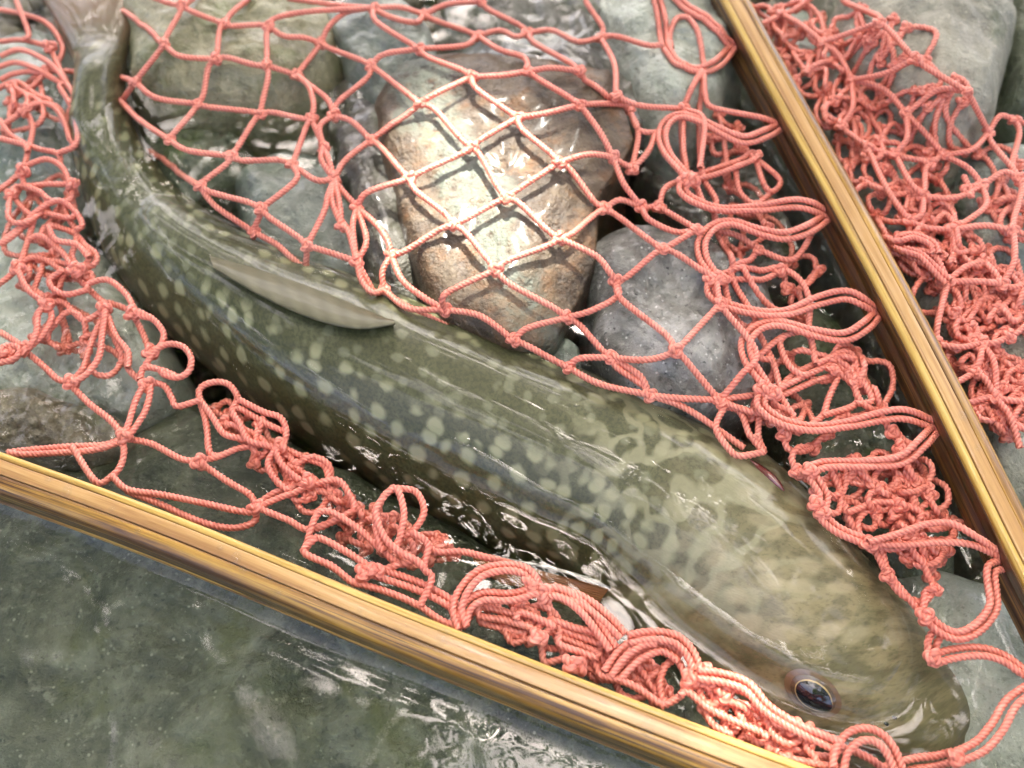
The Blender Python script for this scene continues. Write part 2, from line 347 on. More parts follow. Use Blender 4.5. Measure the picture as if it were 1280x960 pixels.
ROCKS_V, ROCKS_F = [], []
def make_rock(label, poly, ztop, mat, cat='rock', p=3.2, zbase=-0.088, tilt=(0, 0), rough=0.0022, seed=0, facets=3, world_poly=False, nth=96, nr=34, group=None, name='rock', level=0.4, smooth_=2, e=0.25):
    r_ = random.Random(seed*31+5)
    if not world_poly: p = max(p, 5.5)
    pts = [Vector(q).to_2d() if world_poly else P(q[0], q[1], ztop*level).to_2d() for q in poly]
    c = Vector((0, 0))
    for q in pts: c += q
    c /= len(pts)
    th = [2*math.pi*i/nth for i in range(nth)]; rad = []
    for t in th:
        d = Vector((math.cos(t), math.sin(t))); best = 0
        for i in range(len(pts)):
            a, b = pts[i]-c, pts[(i+1) % len(pts)]-c; sd = b-a
            den = d.x*sd.y-d.y*sd.x
            if abs(den) < 1e-12: continue
            k = (a.x*sd.y-a.y*sd.x)/den; u = (a.x*d.y-a.y*d.x)/den
            if k > 0 and -1e-6 <= u <= 1+1e-6: best = max(best, k)
        rad.append(best)
    for _ in range(smooth_): rad = [(rad[i-1]+2*rad[i]+rad[(i+1) % nth])/4 for i in range(nth)]
    if not world_poly:
        k0 = (1-((ztop-.010-zbase)/(ztop-zbase))**(1/e))**(1/p); rad = [q*min(1.35, 1/k0) for q in rad]
    size = sum(rad)/nth; off = Vector((r_.uniform(-9, 9), r_.uniform(-9, 9), r_.uniform(-9, 9)))
    planes = []
    for _ in range(facets):
        a = r_.uniform(0, 2*math.pi); n = Vector((math.cos(a)*0.42, math.sin(a)*0.42, 1)).normalized()
        planes.append((n, Vector((c.x+math.cos(a)*size*0.45, c.y+math.sin(a)*size*0.45, ztop-0.0015))))
    V, F = [], []
    Hh = ztop-zbase
    def vert(rho, t, rr):
        x = c.x+math.cos(t)*rr*rho; y = c.y+math.sin(t)*rr*rho
        z = zbase+Hh*max(0.0, 1-rho**p)**e if rho < 1 else zbase
        k = min(1, max(0, (z-zbase)/Hh))
        z += (tilt[0]*(x-c.x)+tilt[1]*(y-c.y))*k
        for n, q in planes:
            zp = q.z-(n.x*(x-q.x)+n.y*(y-q.y))/n.z
            if z > zp: z = zp + (z-zp)*0.06
        q = Vector((x, y, z*0.7))*1.0
        f = noise.fractal(q*55+off, 1.0, 2.0, 5)*rough*1.5 + noise.fractal(q*230+off, 1.0, 2.0, 3)*rough*0.35
        rid = noise.ridged_multi_fractal(q*40+off, 1.0, 2.0, 4, 1.0, 2.0)
        z += f - (rid-1.2)*rough*0.4
        g = noise.noise(q*38+off*1.7)*rough*1.6*k
        return (x+math.cos(t)*g*min(1, rho*2), y+math.sin(t)*g*min(1, rho*2), z)
    V.append(vert(0.0001, 0, 0.001))
    rhos = [1-(1-(i+1)/nr)**1.7 for i in range(nr)]
    for rho in rhos:
        for t, rr in zip(th, rad): V.append(vert(rho, t, rr))
    for j in range(nth): F.append((0, 1+j, 1+(j+1) % nth))
    for i in range(nr-1):
        a = 1+i*nth; b = a+nth
        for j in range(nth):
            j2 = (j+1) % nth; F.append((a+j, b+j, b+j2, a+j2))
    base = len(ROCKS_V); ROCKS_V.extend(V); ROCKS_F.extend([tuple(i+base for i in f) for f in F])
    o = mesh_obj(name, V, F, MAT[mat]); tag(o, label, cat, group)
    return o

make_rock('brown rusty slab with a pale stripe under the open net meshes', [(500, 78), (610, 70), (768, 102), (792, 188), (748, 262), (744, 330), (694, 428), (640, 442), (545, 402), (494, 262), (462, 128)], 0.012, 'slab', p=18, tilt=(0.06, 0.03), seed=1, facets=1, rough=0.0013, smooth_=0, e=.10)
make_rock('dark wet rock leaning against the left side of the brown slab', [(400, 90), (430, 40), (500, 60), (530, 110), (520, 200), (540, 300), (560, 390), (500, 390), (440, 300), (410, 180)], 0.004, 'darkwet', p=3, seed=2, rough=0.003)
make_rock('smooth green wet rock behind the brown slab with glints of sky', [(405, 10), (480, -20), (540, 30), (560, 90), (530, 150), (470, 130), (430, 90)], 0.010, 'blue', p=3, seed=3)
make_rock('speckled grey granite rock between the fish and the wooden right rim', [(735, 300), (790, 278), (880, 285), (960, 330), (985, 410), (940, 480), (880, 520), (800, 500), (745, 420)], 0.010, 'grey', p=4, tilt=(0.0, -0.08), seed=4, rough=0.0024, e=.14, smooth_=0)
make_rock('low dark wet rock with long glints behind the brown slab', [(550, -20), (660, -40), (760, -20), (830, 100), (820, 190), (760, 130), (650, 100), (570, 80)], 0.002, 'darkwet', p=4, seed=5, rough=0.003)
make_rock('pale grey rock beside the upper end of the right rim', [(730, -60), (900, -60), (935, 40), (900, 130), (850, 180), (800, 130), (765, 60)], 0.011, 'pale', p=3.5, seed=6)
make_rock('yellowish mossy rock beside the tail of the fish', [(150, -20), (260, -60), (390, -50), (420, 30), (405, 100), (340, 128), (230, 125), (165, 95)], 0.010, 'mossy', p=3.2, seed=7, rough=0.0018)
make_rock('flat blue grey rock under the netting near the fin on the back', [(285, 195), (350, 165), (415, 180), (455, 270), (450, 340), (380, 350), (310, 310)], 0.002, 'blue', p=5, seed=8, rough=0.0012)
make_rock('small dark rock in the gap below the mossy rock', [(160, 140), (230, 135), (300, 150), (300, 200), (230, 240), (180, 190)], -0.004, 'green', p=3, seed=9)
make_rock('large beige boulder beyond the bundled outer netting', [(1030, -120), (1180, -160), (1265, -60), (1262, 40), (1235, 150), (1190, 190), (1130, 150), (1060, 50)], 0.020, 'beige', p=4, seed=10, rough=0.002)
make_rock('dark boulder behind the large beige boulder', [(1250, -120), (1400, -120), (1420, 60), (1360, 140), (1270, 120), (1255, 20)], 0.008, 'green', p=4, seed=11)
make_rock('bluish grey rock beside the large beige boulder', [(1190, 190), (1260, 160), (1370, 190), (1390, 320), (1290, 360), (1210, 300)], 0.006, 'blue', p=3.5, seed=12)
make_rock('pale green rock under the bundled outer netting', [(960, -20), (1060, -30), (1110, 60), (1160, 180), (1180, 290), (1120, 300), (1040, 180)], 0.004, 'pale', p=3.5, seed=13)
make_rock('mossy beige rock under the lower end of the outer netting', [(1110, 300), (1200, 300), (1290, 360), (1380, 480), (1370, 640), (1300, 640), (1200, 470)], 0.004, 'beige', p=3.5, seed=14)
make_rock('smooth pale rock under the snout of the fish', [(1110, 700), (1200, 690), (1300, 720), (1420, 850), (1400, 1010), (1230, 1040), (1120, 1010), (1090, 900)], -0.008, 'pale', p=4, seed=15, rough=0.001)
make_rock('pale green sunken rock under the net left of the tail', [(-80, 260), (20, 230), (110, 290), (170, 380), (210, 450), (140, 490), (60, 480), (-60, 470)], -0.010, 'pale', p=3.5, seed=16)
make_rock('sunken greenish rock beside the tail under loose net loops', [(-80, 20), (40, -10), (85, 80), (90, 210), (60, 260), (-60, 240)], -0.012, 'blue', p=3.5, seed=17)
make_rock('rust brown sunken rock beside the left rim', [(-90, 470), (20, 460), (120, 490), (150, 530), (80, 560), (-60, 560)], -0.008, 'brown', p=3, seed=18)
make_rock('broad algae covered rock lying sunken under the left rim', [(-160, 560), (60, 560), (226, 468), (424, 560), (640, 680), (852, 800), (1080, 950), (1150, 1120), (700, 1250), (100, 1250), (-260, 1000)], -0.013, 'under', p=7, seed=19, facets=0, rough=0.0022, nth=140, nr=60, zbase=-0.088)
make_rock('small bluish pebble in the gap below the brown slab', [(685, 425), (705, 408), (728, 425), (732, 455), (700, 465), (682, 450)], -0.002, 'blue', 'pebble', p=2.5, seed=20, nth=40, nr=14, rough=0.0008)
make_rock('dark sunken rock under the bundled net beside the right rim', [(940, 380), (1040, 330), (1120, 450), (1200, 590), (1230, 700), (1150, 740), (1050, 640), (980, 520)], -0.012, 'green', p=3.5, seed=21)
make_rock('dark sunken rock in shade beside the upper loops of the right rim', [(800, 180), (900, 140), (970, 190), (1020, 320), (950, 330), (860, 270)], -0.006, 'darkwet', p=3.5, seed=22)
make_rock('brown sunken stone under the middle of the fish', [(200, 300), (330, 350), (600, 480), (800, 560), (760, 620), (560, 560), (350, 480), (230, 400)], -0.068, 'brown', p=3, seed=23, nth=48, nr=16)
# stones out of the picture, so that the stream goes on
cnt = 0; tries = 0; placed = []
kinds = ['green', 'blue', 'beige', 'grey', 'mossy', 'brown']
while cnt < 26 and tries < 900:
    tries += 1
    x, y = rnd.uniform(-0.62, 0.62), rnd.uniform(-0.5, 0.75); s = rnd.uniform(0.04, 0.085)
    q = pix((x, y, 0))
    if y > -0.13 and -60-s*4000 < q[0] < 1340+s*4000 and -60-s*3200 < q[1] < 1020+s*4500: continue
    if any(math.hypot(x-a, y-b) < (s+t)*0.85 for a, b, t in placed): continue
    if abs(x-0.19) < 0.10 and -0.40 < y < -0.02: continue
    placed.append((x, y, s))
    poly = [(x+math.cos(a)*s*rnd.uniform(.75, 1.1), y+math.sin(a)*s*rnd.uniform(.65, 1.0)) for a in [k*2*math.pi/9 for k in range(9)]]
    make_rock('rounded stream stone lying well outside the net', poly, rnd.uniform(-0.012, 0.012), kinds[cnt % 6], p=3, seed=100+cnt, world_poly=True, nth=48, nr=16, group='stream stones around the net')
    cnt += 1
ROCK_BVH = BVHTree.FromPolygons(ROCKS_V, ROCKS_F)
def rock_z(x, y):
    h = ROCK_BVH.ray_cast(Vector((x, y, 0.3)), Vector((0, 0, -1)))
    return h[0].z if h[0] else -0.075

# pebbles in the gaps of the bed
ico = [(0, 0, 1)]
def pebble_field(n):
    V, F, A = [], [], 0
    lat, lon = 4, 7
    for _ in range(n):
        x, y = rnd.uniform(-0.3, 0.3), rnd.uniform(-0.22, 0.34)
        if rock_z(x, y) > -0.055: continue
        s = rnd.choice([0.0025, 0.004, 0.006, 0.009])*rnd.uniform(.7, 1.3); z = -0.074+s*0.3
        ax, ay, az = s*rnd.uniform(.8, 1.3), s*rnd.uniform(.7, 1.1), s*rnd.uniform(.5, .8); rot = rnd.uniform(0, 6.28)
        b = len(V); V.append((x, y, z+az))
        for i in range(1, lat):
            ph = math.pi*i/lat
            for j in range(lon):
                t = 2*math.pi*j/lon+rot; k = rnd.uniform(.85, 1.1)
                V.append((x+ax*math.sin(ph)*math.cos(t)*k, y+ay*math.sin(ph)*math.sin(t)*k, z+az*math.cos(ph)))
        V.append((x, y, z-az)); e = len(V)-1
        for j in range(lon):
            F.append((b, b+1+j, b+1+(j+1) % lon)); F.append((e, b+1+(lat-2)*lon+(j+1) % lon, b+1+(lat-2)*lon+j))
            for i in range(lat-2):
                q = b+1+i*lon; F.append((q+j, q+lon+j, q+lon+(j+1) % lon, q+(j+1) % lon))
    o = mesh_obj('gravel', V, F, MAT['brown']); tag(o, 'small brown gravel in the gaps between the rocks', 'gravel', kind='stuff')
pebble_field(3500)

# ------------------------------------------------------------------ fish
ST = [  # top outline, bottom outline (pixels), centre height, height:width ratio
 ((200, -46), (38, -34), -.002, .05), ((163, 50), (86, 60), -.003, .42), ((157, 104), (93, 112), -.004, 1.35), ((166, 148), (92, 188), -.006, 1.45), ((204, 215), (108, 255), -.008, 1.42), ((255, 270), (130, 320), -.009, 1.36),
 ((320, 310), (175, 388), -.010, 1.32), ((400, 342), (245, 455), -.0105, 1.28), ((490, 373), (330, 525), -.011, 1.25), ((580, 409), (425, 585), -.0115, 1.22),
 ((680, 450), (520, 638), -.012, 1.2), ((780, 490), (615, 690), -.012, 1.2), ((870, 532), (705, 735), -.012, 1.18), ((940, 572), (775, 785), -.011, 1.15),
 ((1002, 620), (840, 838), -.010, 1.1), ((1060, 680), (905, 885), -.009, 1.08), ((1115, 742), (978, 925), -.009, 1.05), ((1166, 803), (1056, 956), -.009, 1.0),
 ((1203, 850), (1125, 970), -.009, 0.98), ((1222, 886), (1175, 968), -.009, 0.95), ((1229, 910), (1203, 957), -.009, .9)]
ctr = [P((t[0]+b[0])/2, (t[1]+b[1])/2, z) for t, b, z, r in ST]
FD = [-.003, -.003, -.003, .002, .008, .012, .012, .012, .0115, .0115, .012, .013, .013, .0125, .012, .011, .010, .009, .008, .0075, .007]
ST = [(t, b, z-d, r) for (t, b, z, r), d in zip(ST, FD)]
ctr = [P((t[0]+b[0])/2, (t[1]+b[1])/2, z) for t, b, z, r in ST]
NS, NP = 400, 120
fine_c = catmull(ctr, 1)   # only to know the type
def interp(vals, u):
    n = len(vals)-1; x = u*n; i = min(int(x), n-1); f = x-i
    g = lambda k: vals[max(0, min(n, k))]
    a, b, c, d = g(i-1), g(i), g(i+1), g(i+2)
    return 0.5*((2*b)+(c-a)*f+(2*a-5*b+4*c-d)*f*f+(3*b-a-3*c+d)*f**3)
half = []
for i, (t, b, z, r) in enumerate(ST):
    C = ctr[i]; tg = (ctr[min(i+1, len(ctr)-1)]-ctr[max(i-1, 0)]).normalized()
    u = (Vector((0, 0, 1))-tg*tg.z).normalized(); l = tg.cross(u)
    v = (C-CAM).normalized(); p = tg.cross(v).normalized()
    dep = (C-CAM).dot(FW)
    T3 = CAM+ray(*t)*dep; B3 = CAM+ray(*b)*dep
    ext = abs((T3-B3).dot(p))/2
    half.append(ext/math.sqrt((l.dot(p))**2+(r*u.dot(p))**2))
FISH_LEN = sum((ctr[i+1]-ctr[i]).length for i in range(len(ctr)-1))
us = [1-(1-i/(NS-1))**1.0 for i in range(NS)]
fv, fuv, fal, fhe, fcr = [], [], [], [], []
S = 0; prev = None
ring_frames = []
for k, u in enumerate(us):
    C = interp(ctr, u); a = interp(half, u); r = interp([s[3] for s in ST], u)
    tg = (interp(ctr, min(1, u+.01))-interp(ctr, max(0, u-.01))).normalized()
    up = (Vector((0, 0, 1))-tg*tg.z).normalized(); lat = tg.cross(up)
    if prev is not None: S += (C-prev).length
    prev = C; s = S/FISH_LEN; ring_frames.append((C, tg, up, lat, a, a*r))
    for j in range(NP+1):
        ph = 2*math.pi*j/NP - math.pi/2          # starts at the belly
        cx, sz = math.cos(ph), math.sin(ph)
        ex = 0.92
        x = math.copysign(abs(cx)**ex, cx)*a; z = math.copysign(abs(sz)**ex, sz)*a*r
        if sz > 0: z *= 1-0.10*smooth01(0.75, 0.95, s)*(1-abs(cx))       # flat crown
        # gill cover: raised plate ending in a curved edge, cheek hollow, brow, jaw
        side = abs(cx); v = sz
        edge = 0.748+0.075*(v+0.12)**2
        d = s-edge
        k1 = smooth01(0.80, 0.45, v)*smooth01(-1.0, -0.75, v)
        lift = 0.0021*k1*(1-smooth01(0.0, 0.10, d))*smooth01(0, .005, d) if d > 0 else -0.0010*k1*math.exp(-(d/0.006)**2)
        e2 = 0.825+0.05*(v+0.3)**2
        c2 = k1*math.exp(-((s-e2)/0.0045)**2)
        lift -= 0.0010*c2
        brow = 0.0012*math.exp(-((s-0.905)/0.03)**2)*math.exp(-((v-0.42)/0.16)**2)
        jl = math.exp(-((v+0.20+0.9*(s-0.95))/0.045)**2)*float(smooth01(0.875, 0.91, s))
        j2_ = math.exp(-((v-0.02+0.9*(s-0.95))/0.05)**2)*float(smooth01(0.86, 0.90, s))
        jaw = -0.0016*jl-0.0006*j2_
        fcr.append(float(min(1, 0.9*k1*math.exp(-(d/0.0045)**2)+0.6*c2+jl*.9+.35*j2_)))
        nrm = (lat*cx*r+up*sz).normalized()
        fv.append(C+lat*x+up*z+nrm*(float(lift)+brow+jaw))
        arc = a*(1+r)/2*(ph+math.pi/2)
        fuv.append((S, arc)); fal.append(s); fhe.append(sz)
ff = []
W = NP+1
for i in range(NS-1):
    for j in range(NP): ff.append((i*W+j, i*W+j+1, (i+1)*W+j+1, (i+1)*W+j))
tip = len(fv); C, tg = ring_frames[-1][0], ring_frames[-1][1]
fv.append(C+tg*0.004); fuv.append((S+.003, 0.01)); fal.append(1); fhe.append(0.2); fcr.append(0)
for j in range(NP): ff.append(((NS-1)*W+j, (NS-1)*W+j+1, tip))
tb = len(fv); fv.append(ring_frames[0][0]-ring_frames[0][1]*0.002); fuv.append((0, 0.01)); fal.append(0); fhe.append(0.2); fcr.append(0)
for j in range(NP): ff.append((j+1, j, tb))
fish = empty('fish', P(620, 600, -0.04)); tag(fish, 'live olive brown char with pale round spots lying in the landing net', 'fish')
def child_local(o, parent):
    o.parent = parent; o.matrix_parent_inverse = Matrix.Translation(-Vector(parent.location)); return o
FISH_BVH = BVHTree.FromPolygons(fv, ff)
body = child_local(mesh_obj('body', fv, ff, MAT['fish'], uv=fuv, attrs={'along': fal, 'height': fhe, 'crease_shade': fcr}), fish)
body['label'] = 'olive brown body with pale spots and worm tracks on the head'
def on_fish(px, py):
    h = FISH_BVH.ray_cast(CAM, ray(px, py).normalized())
    return (h[0], h[1]) if h[0] else (P(px, py, 0.0), Vector((0, 0, 1)))
def disc(name, c, n, axis, ra, rb, dome, mat, parent, inner=0.0, rings=6, seg=36, pinch=0.0):
    n = n.normalized()
    if n.dot(CAM-c) < 0: n = -n
    x = (axis-n*axis.dot(n)).normalized(); y = n.cross(x)
    V, F = [], []
    for i in range(rings+1):
        q = inner+(1-inner)*i/rings
        for j in range(seg):
            t = 2*math.pi*j/seg; k = 1+pinch*max(0, math.cos(t))**6
            V.append(c+x*math.cos(t)*ra*q*k+y*math.sin(t)*rb*q+n*dome*(1-q*q))
    for i in range(rings):
        for j in range(seg):
            j2 = (j+1) % seg; F.append((i*seg+j, (i+1)*seg+j, (i+1)*seg+j2, i*seg+j2))
    if inner == 0: pass
    return child_local(mesh_obj(name, V, F, mat), parent)
# eye
ec, en = on_fish(1016, 866); ex_ = (on_fish(1045, 888)[0]-on_fish(985, 842)[0]).normalized()
if en.dot(CAM-ec) < 0: en = -en
eye = disc('eye', ec+en*0.0001, en, ex_, 0.0076, 0.0050, 0.0010, MAT['socket'], fish, rings=8)
eye['label'] = 'dark eye in a copper ring'
def eye_piece(name, lift, ra, rb, dome, mat, pinch=0.0):
    o = disc(name, ec+en*lift, en, ex_, ra, rb, dome, mat, fish, pinch=pinch)
    o.parent = eye; o.matrix_parent_inverse = (eye.matrix_parent_inverse).copy() if False else Matrix.Translation(Vector((0, 0, 0)))
    return o
eye_piece('iris', 0.0007, 0.0060, 0.0040, 0.0012, MAT['iris'])
eye_piece('gold_ring', 0.0013, 0.0048, 0.0034, 0.0010, MAT['gold'], 0.1)
eye_piece('pupil', 0.0016, 0.0046, 0.0031, 0.0012, MAT['pupil'], 0.16)
for q in ((1108, 905), (1118, 897)):
    c, n = on_fish(*q); disc('nostril', c+n*0.0001, n, Vector((1, -.6, 0)), 0.0009, 0.0006, 0.0003, MAT['pupil'], fish, seg=12, rings=2)

def fin_sheet(name, base, tipp, mat, thick=0.0005, nu=14, curl=0.0, wave=0.0, parent=fish):
    """base and tip: lists of 3-D points of equal count; a thin solid sheet with scalloped rays between them"""
    B = catmull(base, 1e9) if False else base
    n = len(base); V, UV, F = [], [], []; nv = 4*(n-1)+1
    bs = [interp(base, k/(nv-1)) for k in range(nv)]; ts = [interp(tipp, k/(nv-1)) for k in range(nv)]
    cent = sum((Vector(b) for b in base), Vector())/n
    nn = (Vector(base[-1])-Vector(base[0])).cross(Vector(tipp[n//2])-Vector(base[n//2])).normalized()
    for side in (1, -1):
        for i in range(nu+1):
            u = i/nu
            for k in range(nv):
                v = k/(nv-1)
                p = bs[k].lerp(ts[k]*1.0, u)
                p = p+nn*(curl*math.sin(u*2.2)+wave*math.sin(v*9+u*3)*u)+nn*side*thick*(.25+.75*(1-u)**3)
                V.append(p); UV.append((u, v))
    Wn = nv; off = (nu+1)*Wn
    for i in range(nu):
        for k in range(nv-1):
            a = i*Wn+k; F.append((a, a+1, a+Wn+1, a+Wn)); F.append((off+a, off+a+Wn, off+a+Wn+1, off+a+1))
    for k in range(nv-1):
        a = nu*Wn+k; F.append((a, a+1, off+a+1, off+a))
    return child_local(mesh_obj(name, V, F, mat, uv=UV), parent)
# tail fin spreading out of the picture, half sunken
fin_sheet('tail_fin', [P(52, -18, .0008), P(82, -22, .001), P(118, -24, .001), P(154, -24, .001), P(186, -22, .0008)],
          [P(-10, -125, -.002), P(50, -132, .004), P(114, -134, .006), P(175, -134, .006), P(225, -125, .004)], MAT['tail'], 0.0013, wave=0.0008)
# dorsal fin folded flat along the back
db = [on_fish(*q)[0] for q in ((262, 322), (320, 338), (380, 358), (440, 382), (492, 404))]
dt = [on_fish(*q)[0]+Vector((0, -.001, .0022)) for q in ((272, 344), (334, 380), (396, 407), (450, 419), (496, 413))]
fin_sheet('dorsal_fin', db, dt, MAT['dorsal'], 0.0008, curl=-0.0026)
# pectoral fin under water, orange with a white front edge
pf_b = [P(800, 748, -.014), P(792, 762, -.018), P(786, 776, -.022)]
pf_t = [P(590, 690, -.012), P(600, 712, -.014), P(650, 742, -.018)]
fin_sheet('pectoral_fin', pf_b, pf_t, MAT['orange'], 0.0006)
def tube(pts, rad, seg=7, taper=None):
    V, F = [], []; n = len(pts); up = Vector((0, 0, 1))
    for i, p in enumerate(pts):
        t = (pts[min(i+1, n-1)]-pts[max(i-1, 0)]).normalized(); x = t.cross(up); x = x.normalized() if x.length > 1e-6 else Vector((1, 0, 0)); y = t.cross(x)
        r = rad*(taper(i/(n-1)) if taper else 1)
        for j in range(seg):
            a = 2*math.pi*j/seg; V.append(p+x*math.cos(a)*r+y*math.sin(a)*r)
    for i in range(n-1):
        for j in range(seg): F.append((i*seg+j, i*seg+(j+1) % seg, (i+1)*seg+(j+1) % seg, (i+1)*seg+j))
    return V, F
V, F = tube(catmull([P(800, 748, -.0138), P(748, 728, -.0125), P(700, 713, -.0118), P(650, 702, -.0115), P(592, 690, -.012)], .002), 0.0008, taper=lambda t: 1-.8*t)
child_local(mesh_obj('fin_edge', V, F, MAT['white']), fish)
# gill slit and mouth line
V, F = tube([on_fish(*q)[0] for q in ((938, 575), (950, 586), (962, 596), (972, 606), (980, 614))], 0.0011, taper=lambda t: .3+math.sin(t*math.pi))
child_local(mesh_obj('gill_slit', V, F, MAT['gill']), fish)
mp = [on_fish(*q)[0] for q in ((1010, 905), (1040, 920), (1080, 934), (1120, 943), (1160, 945), (1190, 936))]
V, F = tube(catmull(mp, .002), 0.0009, taper=lambda t: .4+.8*math.sin(t*math.pi))
child_local(mesh_obj('mouth', V, F, MAT['lip']), fish)

# ------------------------------------------------------------------ landing net: frame
net = empty('landing_net', P(640, 480, 0.0)); tag(net, 'wooden landing net with coral red knotted netting around the fish', 'landing net')
LB = [(-260, 492), (-120, 551), (0, 598), (120, 641), (240, 687), (360, 737), (480, 787), (620, 843), (750, 895), (880, 946), (1000, 992)]
RB = [(1330, 812), (1270, 696), (1198, 548), (1150, 452), (1098, 352), (1050, 262), (1000, 171), (950, 80), (907, 0), (850, -98), (790, -195)]
ZB = 0.0072
lw = [P(x, y, ZB) for x, y in LB]; rw = [P(x, y, ZB+0.001) for x, y in RB]
apex = P(1440, 1135, ZB)
far = [rw[-1]+Vector((-.05, .085, 0)), rw[-1]+Vector((-.13, .15, 0)), rw[-1]+Vector((-.22, .155, 0)), lw[0]+Vector((-.075, .13, 0)), lw[0]+Vector((-.06, .065, 0))]
throat = [P(1110, 1030, ZB), P(1240, 1075, ZB), apex+Vector((-.006, .006, 0)), P(1400, 960, ZB)]
hoop_ctrl = lw + throat + rw + far
def closed_catmull(pts, step):
    n = len(pts); ex = [pts[-1]]+pts+[pts[0], pts[1]]; out = []
    for i in range(1, n+1):
        a, b, c, d = ex[i-1:i+3]; m_ = max(2, int((c-b).length/step+.5))
        for k in range(m_):
            t = k/m_; out.append(0.5*((2*b)+(c-a)*t+(2*a-5*b+4*c-d)*t*t+(3*b-a-3*c+d)*t**3))
    return out
hoop = closed_catmull(hoop_ctrl, 0.004)
for _ in range(4): hoop = [(hoop[i-1]+hoop[i]*2+hoop[(i+1) % len(hoop)])/4 for i in range(len(hoop))]
cen = sum(hoop, Vector())/len(hoop)
def rounded(x0, x1, z0, z1, r, notch=None, k=4):
    """profile (lateral, height) clockwise; notch=(side, z, depth, halfheight)"""
    rs = r if isinstance(r, tuple) else (r,)*4     # corners: x0z0, x1z0, x1z1, x0z1
    pts = []
    for (cx, cz, a0, rr) in ((x0, z0, math.pi, rs[0]), (x1, z0, 1.5*math.pi, rs[1]), (x1, z1, 0, rs[2]), (x0, z1, .5*math.pi, rs[3])):
        ox = cx+(rr if cx == x0 else -rr); oz = cz+(rr if cz == z0 else -rr)
        for i in range(k+1):
            a = a0+math.pi/2*i/k; pts.append((ox+rr*math.cos(a), oz+rr*math.sin(a)))
        if notch and notch[0] == 'out' and cx == x1 and cz == z0:
            _, z, d, h = notch; pts += [(x1, z-h), (x1-d*.8, z-h*.6), (x1-d, z), (x1-d*.8, z+h*.6), (x1, z+h)]
    if notch and notch[0] == 'in':
        _, z, d, h = notch; pts += [(x0, z+h), (x0+d*.8, z+h*.6), (x0+d, z), (x0+d*.8, z-h*.6), (x0, z-h)]
    return pts
def sweep(path, prof, name, mat, parent, closed=True, scale=None):
    n = len(path); V, UV, F = [], [], []; m_ = len(prof); s = 0
    peri = [0]
    for i in range(m_): peri.append(peri[-1]+math.dist(prof[i], prof[(i+1) % m_]))
    for i in range(n+(1 if closed else 0)):
        q = path[i % n]
        if closed: t = (path[(i+1) % n]-path[(i-1) % n]).normalized()
        else: t = (path[min(i+1, n-1)]-path[max(i-1, 0)]).normalized()
        o = t.cross(Vector((0, 0, 1))).normalized()
        if closed and o.dot(q-cen) < 0: o = -o
        k = scale(i/(n-1)) if scale else (1, 1)
        for j in range(m_+1):
            x, z = prof[j % m_]; V.append(q+o*x*k[0]+Vector((0, 0, z*k[1]))); UV.append((s, peri[j]))
        s += (path[(i+1) % n]-q).length
    Wd = m_+1
    for i in range((n if closed else n-1)):
        for j in range(m_): F.append((i*Wd+j, (i+1)*Wd+j, (i+1)*Wd+j+1, i*Wd+j+1))
    if not closed:
        F.append(tuple(range(m_-1, -1, -1))); F.append(tuple((n-1)*Wd+j for j in range(m_)))
    o = mesh_obj(name, V, F, mat, uv=UV)
    return child_local(o, parent)
HB = 0.0074
core = sweep(hoop, rounded(-.0030, .0006, -HB+.0006, HB, .0003), 'frame', MAT['wood_mid'], net)
core['label'] = 'laminated varnished wooden rim'
inner_strip = sweep(hoop, rounded(-.0052, -.00315, -HB, HB-.0022, (.0012, .0004, .0002, .0002), ('in', -.0004, .0013, .0019)), 'inner_strip', MAT['wood_side'], net)
top_strip = sweep(hoop, rounded(-.0051, -.00315, HB-.0021, HB-.0002, (.0002, .0002, .0004, .0010)), 'top_strip', MAT['wood_in'], net)
outer_strip = sweep(hoop, rounded(.00075, .0048, -HB, HB-.0002, (.0005, .0012, .0030, .0004), ('out', -.0034, .0014, .0011)), 'outer_strip', MAT['wood_out'], net)
for o in (inner_strip, top_strip, outer_strip):
    o.parent = core; o.matrix_parent_inverse = Matrix()
hd = Vector((0.72, -0.69, 0)).normalized()
hp = [apex+hd*d for d in (-.012, .004, .02, .05, .09, .13, .15)]
sweep(catmull(hp, .006), rounded(-.013, .013, -.008, .008, .006), 'handle', MAT['wood_out'], net, closed=False,
      scale=lambda t: (0.75+0.35*math.sin(t*2.6+.3)*1.0, 0.85+.2*math.sin(t*3)))
FR_V = []; FR_F = []
for o in (core, inner_strip, outer_strip):
    b = len(FR_V); FR_V += [v.co.copy() for v in o.data.vertices]; FR_F += [tuple(i+b for i in p.vertices) for p in o.data.polygons]
FRAME_BVH = BVHTree.FromPolygons(FR_V, FR_F)

